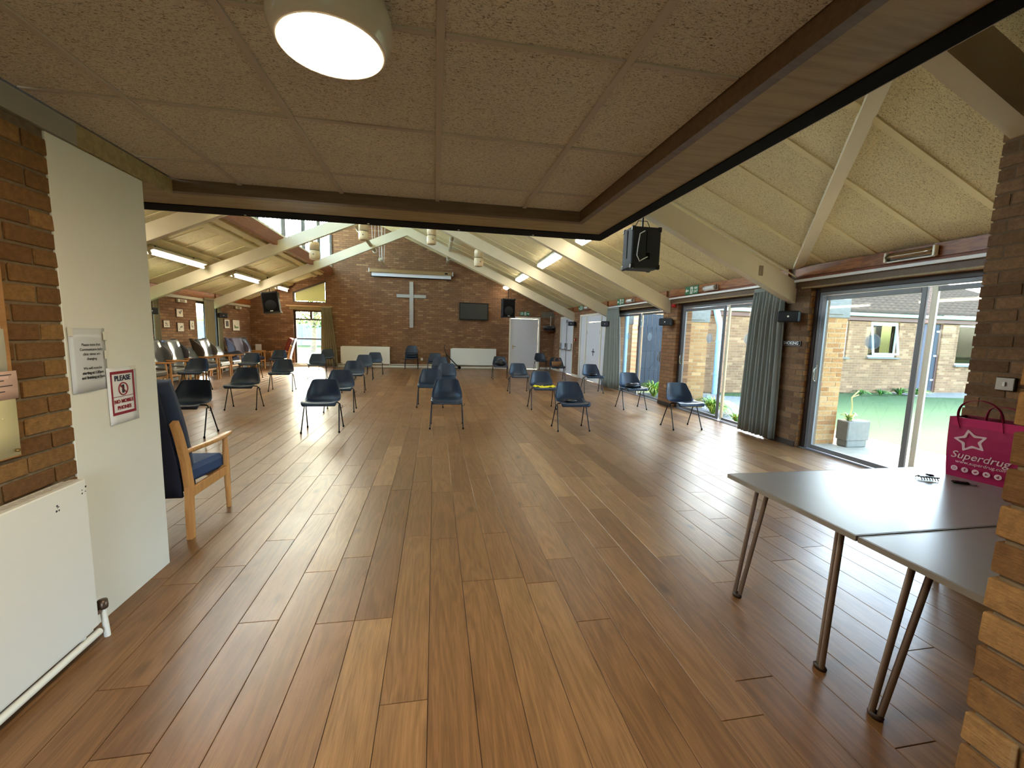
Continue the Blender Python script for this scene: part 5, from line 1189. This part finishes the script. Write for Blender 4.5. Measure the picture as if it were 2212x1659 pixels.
q = B(); q.tube([(1.5, 5.06, zb(1.5) + .315), (3.0, 5.06, zb(3.0) + .31), (4.78, 5.06, zb(4.78) + .31)], .012, 8); solo('beam_conduit', q, paint_beam, 'thin conduit along the top of the near rafter', 'conduit')
q = B(); q.box(4.24, 4.30, 5.094, 5.099, 2.29, 2.42); solo('junction_plate', q, plain('taupe_plate', (150, 138, 112), .5), 'small taupe plate on the near rafter', 'plate')

# ------------------------------------------------------------------ garden
GZ = -.15
grass_n = grassmat('lawn_grass', (42, 68, 22), (64, 88, 30)); paving_m = plain('concrete_paving', (150, 138, 115), .9, noise=.2, nscale=9, bump=.3); dark_pav = plain('tarmac_paving', (120, 118, 116), .9, noise=.25, nscale=12)
conc = plain('pale_concrete', (120, 114, 102), .9, noise=.15, nscale=16, bump=.3)
b = B(); b.box(-40, 60, -25, 70, GZ - .5, GZ - .02); gr = struct('ground', b, grass_n, label='rough garden ground around the hall')
b = B(); b.prism([(7.45, 3.0, GZ - .02), (26, -12, GZ - .02), (26, 10.4, GZ - .02), (7.15, 10.4, GZ - .02), (7.2, 6.3, GZ - .02)], (0, 0, .02)); struct('lawn', b, grass_n, gr)
b = B(); b.box(5.15, 8.0, -6, 11.2, GZ - .03, GZ - .003); struct('paving', b, paving_m, gr)
b = B(); b.prism([(5.18, 6.9, GZ - .02), (8.4, 9.2, GZ - .02), (8.9, 10.2, GZ - .02), (6.0, 11.2, GZ - .02), (5.18, 11.2, GZ - .02)], (0, 0, .03)); struct('tarmac_path', b, dark_pav, gr)
b = B(); b.prism([(14.6, 10.3, GZ - .02), (20, 9.4, GZ - .02), (20, 11.3, GZ - .02), (14.6, 11.3, GZ - .02)], (0, 0, .028)); struct('door_path', b, conc, gr)
# brick fins between the garden doors
fin_m = brickwall('fin_brick', 'xz', (150, 106, 62), (166, 124, 76), (186, 148, 100), (150, 132, 102))
for k, (y, x1, nm) in enumerate(((5.50, 6.17, 'outside the nearest garden door'), (8.68, 6.05, 'outside the second garden door'), (11.75, 5.72, 'beside the black boarded gate'))):
    t = thing('brick_buttress', 'yellow brick buttress ' + nm, 'buttress', (5.19, y, GZ), 0, 'brick buttresses in the garden')
    q = B(); q.box(0, x1 - 5.18, .003 if k == 0 else 0, .30, 0, 1.95); part('core', q, mortar_o if k == 0 else fin_m, t)
    q = B(); q.box(0, x1 - 5.18 + .02, -.02, .32, 1.95, 2.24, .01); part('concrete_cap', q, conc, t); q = B(); q.box(.12, x1 - 5.18 - .12, -.035, -.02, 2.0, 2.18, .006); part('cap_panel', q, conc, t)
    if k == 0:
        lay(t, (0, 0, 0), (1, 0, 0), (0, -1, 0), x1 - 5.18, 0.0, 1.93, brick_om)
# wing building along the far side of the courtyard
YW = 11.3
t = thing('brick_wing', 'single storey brick wing across the courtyard with tiled roof', 'building', (12.5, YW, GZ))
q = B()
def wq(x0, x1, z0, z1): q.box(x0 - 12.5, x1 - 12.5, 0, .25, z0 - GZ, z1 - GZ)
wq(6.75, 11.6, GZ, 2.3); wq(11.6, 12.78, GZ, .98); wq(12.78, 13.6, GZ, 2.3); wq(13.6, 14.72, GZ, 1.0); wq(14.72, 15.38, GZ, 2.3); wq(16.46, 17.14, GZ, 2.3); wq(17.14, 18.9, GZ, .78); wq(18.9, 22, GZ, 2.3)
wq(11.6, 22, 2.12, 2.3)
q.box(6.75 - 12.5, 7.0 - 12.5, .25, 6, 0, 2.45); part('wall', q, brick_ex, t)
q = B(); q.box(6.75 - 12.5, 22 - 12.5, -.05, .0, 2.14 - GZ, 2.26 - GZ); part('eaves_board', q, plain('brown_eaves', (112, 74, 58), .6), t)
q = B(); q.tube([(6.6 - 12.5, -.10, 2.33 - GZ), (22 - 12.5, -.10, 2.33 - GZ)], .065, 10); part('gutter', q, plain('pale_gutter', (196, 206, 200), .5), t)
tile = plain('roof_tile', (84, 70, 56), .95, spec=.05, noise=.25, nscale=8); rf = link('roof', None, t)
for r_i in range(14):
    q = B(); y0 = -.20 + r_i * .30; z0 = 2.40 - GZ + r_i * .30 * .40; nx = 360; v = []; f = []
    for j, (dy, dz) in enumerate(((0, 0), (.005, .035), (.33, .035 + .125))):
        for i in range(nx + 1):
            x = 6.8 - 12.5 + i * 15.3 / nx; v.append((x, y0 + dy, z0 + dz + (.022 * math.sin(x * 2 * math.pi / .26) if j else -.01)))
    for j in range(2):
        for i in range(nx): f.append((j * (nx + 1) + i, j * (nx + 1) + i + 1, (j + 1) * (nx + 1) + i + 1, (j + 1) * (nx + 1) + i))
    q.add(v, f, True); part('tile_course', q, tile, rf)
q = B(); q.box(6.8 - 12.5, 22.1 - 12.5, 3.9, 5.0, 2.3 - GZ, 3.9 - GZ); part('rear_roof_slope', q, tile, rf)
wfr = plain('pale_window_frame', (214, 226, 220), .4); inner = plain('room_interior', (150, 136, 96), .8, noise=.4, nscale=3)
def bwin(x0, x1, z0, z1, openl):
    w_ = link('window', None, t, ((x0 + x1) / 2 - 12.5, .06, z0 - GZ)); W_ = (x1 - x0) / 2; hh = z1 - z0
    q = B()
    for a, c, d, e in ((-W_, W_, 0, .06), (-W_, W_, hh - .06, hh), (-W_, -W_ + .05, .06, hh - .06), (W_ - .05, W_, .06, hh - .06)): q.box(a, c, 0, .06, d, e)
    part('frame', q, wfr, w_)
    q = B(); q.box(-W_ + .04, W_ - .04, .03, .035, .05, hh - .05); part('pane', q, glassmat('wing_glass%d' % int(x0), (150, 160, 140)), w_)
    q = B(); q.box(-W_ - .06, W_ + .06, -.14, .02, -.05, 0); part('window_sill', q, conc, w_)
    q = B(); q.box(-W_, W_, .5, .52, .0, hh); part('room_wall', q, inner, w_)
    if openl:
        q = B(); s0 = len(q.v)
        for a, c, d, e in ((-W_ + .05, W_ - .05, .06, .12), (-W_ + .05, W_ - .05, hh - .12, hh - .06), (-W_ + .05, -W_ + .11, .12, hh - .12), (W_ - .11, W_ - .05, .12, hh - .12)): q.box(a, c, -.03, .0, d, e)
        q.tilt('X', R(-9), (0, 0, hh - .06)); part('open_sash', q, wfr, w_)
bwin(13.6, 14.72, 1.0, 2.12, True); bwin(17.14, 18.9, .78, 2.12, False); bwin(11.6, 12.78, .98, 2.12, False)
dr = link('door', None, t, (15.92 - 12.5, .05, 0)); q = B(); q.box(-.54, -.47, -.02, .08, 0, 2.28); q.box(.47, .54, -.02, .08, 0, 2.28); part('door_frame', q, plain('wing_door_frame', (90, 60, 48), .6), dr)
for k in range(6): q = B(); q.box(-.47 + k * .1567 + .003, -.47 + (k + 1) * .1567 - .003, 0, .04, .06, 2.27, .004); part('door_board', q, MATS.get('slate_blue_boards') or plain('slate_blue_boards', (54, 56, 62), .6, noise=.2, nscale=20), dr)
for z in (.4, 1.2, 2.0): q = B(); q.box(.36, .47, -.012, 0, z, z + .05); part('hinge', q, sign_w, dr)
q = B(); q.tube([(8.04 - 12.5, -.32, 0), (8.04 - 12.5, -.32, 1.95), (8.04 - 12.5, -.18, 2.25), (8.04 - 12.5, -.1, 2.42)], .088, 12); part('downpipe', q, plain('blue_downpipe', (150, 186, 206), .4), t)
for z in (.55, 1.5): q = B(); q.cyl((8.04 - 12.5, -.32, z), (8.04 - 12.5, -.32, z + .05), .10, 12); part('pipe_collar', q, MATS['blue_downpipe'], t)
# downpipe and black gate seen through the third garden door
q = B(); q.cyl((0, 0, 0), (0, 0, 2.3), .06, 12)
for z in (.9, 1.3): q.cyl((0, 0, z), (0, 0, z + .03), .068, 12)
solo('downpipe', q, MATS['blue_downpipe'], 'pale blue downpipe beside the black boarded gate', 'pipe', (5.42, 11.5, GZ))
t = thing('boarded_gate', 'black boarded gate beyond the third garden door', 'gate', (6.235, 11.42, GZ)); gt_m = plain('black_boards', (40, 42, 48), .65, noise=.35, nscale=14)
for k in range(7): q = B(); q.box(-.49 + k * .142 + .003, -.49 + (k + 1) * .142 - .003, 0, .03, .06, 2.25, .005); part('board', q, gt_m, t)
q = B(); q.box(-.48, .48, .03, .06, .4, .5); q.box(-.48, .48, .03, .06, 1.8, 1.9); part('rail', q, gt_m, t)
# plants
leaf_m = plain('strap_leaf', (96, 150, 50), .5); leaf_y = plain('yellow_leaf', (176, 186, 48), .5); leaf_d = plain('dark_leaf', (52, 84, 40), .6)
def strap_plant(name, label, x, y, n, L_, seed, mats, z=GZ):
    t = thing(name, label, 'plant', (x, y, z)); rr = random.Random(seed); qs = [B() for _ in mats]
    for k in range(n):
        q = qs[rr.randrange(len(mats))]; a = rr.uniform(0, 2 * math.pi); l = L_ * rr.uniform(.6, 1.1); lean = rr.uniform(.25, .95); w_ = rr.uniform(.010, .017); v = []; f = []
        d = Vector((math.cos(a), math.sin(a), 0)); sd_ = Vector((-d.y, d.x, 0)); N = 5
        for i in range(N + 1):
            s = i / N; p = d * (l * lean * s + .04 * rr.random()) * (1.0) + Vector((0, 0, l * (1.15 * s - (.55 + .5 * lean) * s * s))); ww = w_ * (1 - s ** 2 * .9)
            p.x *= .72; v += [p - sd_ * ww, p + sd_ * ww + Vector((0, 0, .004))]
        for i in range(N): f.append((2 * i, 2 * i + 1, 2 * i + 3, 2 * i + 2))
        q.add(v, f, True)
    for q, mt in zip(qs, mats): part('leaves', q, mt, t, stuff=True)
    return t
strap_plant('strap_leaved_plant', 'yellow green strap leaved plant outside the second garden door', 5.84, 7.98, 280, .74, 3, (leaf_m, leaf_y))
strap_plant('strap_leaved_plant', 'green strap leaved plant outside the third garden door', 5.82, 10.45, 300, .84, 4, (leaf_m, leaf_m, leaf_y))
strap_plant('strap_leaved_plant', 'yellow green strap leaved plant close behind the cream door rail', 5.75, 7.15, 90, .4, 5, (leaf_m, leaf_y))
for k, x in enumerate((12.9, 13.65, 14.35, 15.05)): strap_plant('border_plant', ('low weeds at the foot of the wing wall, left end', 'low weeds below the open wing window', 'low weeds right of the open wing window', 'tuft of leaves beside the blue wing door')[k], x, 10.78, 110, .34 if k < 2 else .46, 20 + k, (leaf_d, leaf_m))
t = thing('planter', 'square concrete planter against the near buttress', 'planter', (6.36, 5.36, GZ)); q = B(); q.box(-.21, .19, -.10, .10, .10, .40, .012); part('trough', q, conc, t); q = B(); q.box(-.19, .17, -.09, .09, 0, .10, .01); part('plinth', q, conc, t); q = B(); q.box(-.18, .16, -.08, .08, .395, .402); part('soil', q, plain('soil', (60, 44, 32), .95), t)
t = strap_plant('planter_shrub', 'sparse dry shoots growing in the concrete planter', 6.24, 5.34, 22, .26, 8, (plain('dry_shoot', (190, 170, 96), .7), leaf_m), GZ + .40)
q = B(); q.tube([(0, 0, 0), (.03, 0, .2), (-.0, .0, .36), (.12, 0, .46)], .008, 6); q.tube([(.0, 0, .36), (.10, -.02, .40)], .006, 5); part('stem', q, MATS['dry_shoot'], t)
# beyond the tall far window: bank, fence, tree
b = B(); b.prism([(-40, YF + .3, GZ - .03), (-40, 34, .50), (-40, 34, -.4), (-40, YF + .3, -.4)], (60, 0, 0)); struct('grass_bank', b, grassmat('bank_grass', (56, 70, 20), (80, 94, 32), 6), gr)
t = thing('garden_fence', 'grey boarded fence beyond the tall far window', 'fence', (-9, 30, .3)); fm = plain('grey_fence_board', (150, 156, 164), .8, noise=.25, nscale=10)
for k in range(88): q = B(); x = -7 + k * .16; q.box(x + .004, x + .156, 0, .03, .30, 1.42 + .01 * math.sin(k * 5)); part('fence_board', q, fm, t)
q = B(); q.box(-7, 7.1, -.02, .05, 0, .32); part('gravel_board', q, plain('fence_base', (176, 184, 190), .8), t)
for k in range(6): q = B(); x = -6.9 + k * 2.4; q.box(x, x + .1, -.05, .06, 0, 1.5); part('post', q, fm, t)
t = thing('hedge', 'sunlit hedge rising behind the grey fence', 'hedge', (-12, 35, .4)); q = B(); q.grid(lambda u, v: ((u - .5) * 22, 1.2 * math.sin(v * math.pi) * -1 + .2 * math.sin(u * 40), 1.75 * math.sin(v * math.pi * .5) + .1 * math.sin(u * 57 + v * 9)), 60, 8); part('foliage', q, grassmat('hedge_leaf', (120, 140, 44), (170, 180, 80), 5), t, stuff=True)
def tree(label, x, y, z, hh, rc, seed, n, mats, lean=.1):
    t = thing('tree', label, 'tree', (x, y, z)); rr = random.Random(seed); q = B()
    q.tube([(0, 0, -.1), (.05, 0, hh * .2), (lean, 0, hh * .45), (lean * 1.6, .05, hh * .7)], [.17, .13, .10, .05], 10)
    for k in range(7):
        a = rr.uniform(0, 6.28); z0 = hh * rr.uniform(.35, .65); q.tube([(lean * z0 / hh * 2, 0, z0), (math.cos(a) * rc * .45, math.sin(a) * rc * .45, z0 + hh * .14), (math.cos(a) * rc * .8, math.sin(a) * rc * .8, z0 + hh * .22)], [.05, .035, .012], 6)
    part('trunk', q, plain('bark%d' % seed, (150, 132, 108), .9, noise=.3, nscale=12), t)
    qs = [B() for _ in mats]
    for k in range(n):
        while True:
            p = Vector((rr.uniform(-1, 1), rr.uniform(-1, 1), rr.uniform(-1, 1)))
            if .25 < p.length < 1: break
        c = Vector((p.x * rc, p.y * rc, hh * .68 + p.z * hh * .33)); d = Vector((rr.uniform(-1, 1), rr.uniform(-1, 1), rr.uniform(-.6, .6))).normalized(); e = d.orthogonal().normalized(); s = rr.uniform(.05, .10)
        qs[rr.randrange(len(mats))].add([c - d * s, c - e * s * .5, c + d * s, c + e * s * .5], [(0, 1, 2, 3)])
    for q, mt in zip(qs, mats): part('leaves', q, mt, t, stuff=True)
    return t
tree('small tree in front of the grey fence beyond the far window', -6.75, 25.6, .15, 3.6, 1.15, 5, 900, (leaf_m, leaf_d, leaf_y))
tree('tall tree rising behind the wing roof', 21.0, 19.5, GZ, 8.5, 3.0, 6, 2600, (leaf_m, leaf_d, leaf_y))
tree('leafy tree behind the left end of the wing roof', 12.0, 20.5, GZ, 7.0, 2.6, 7, 2200, (leaf_m, leaf_d, leaf_y))
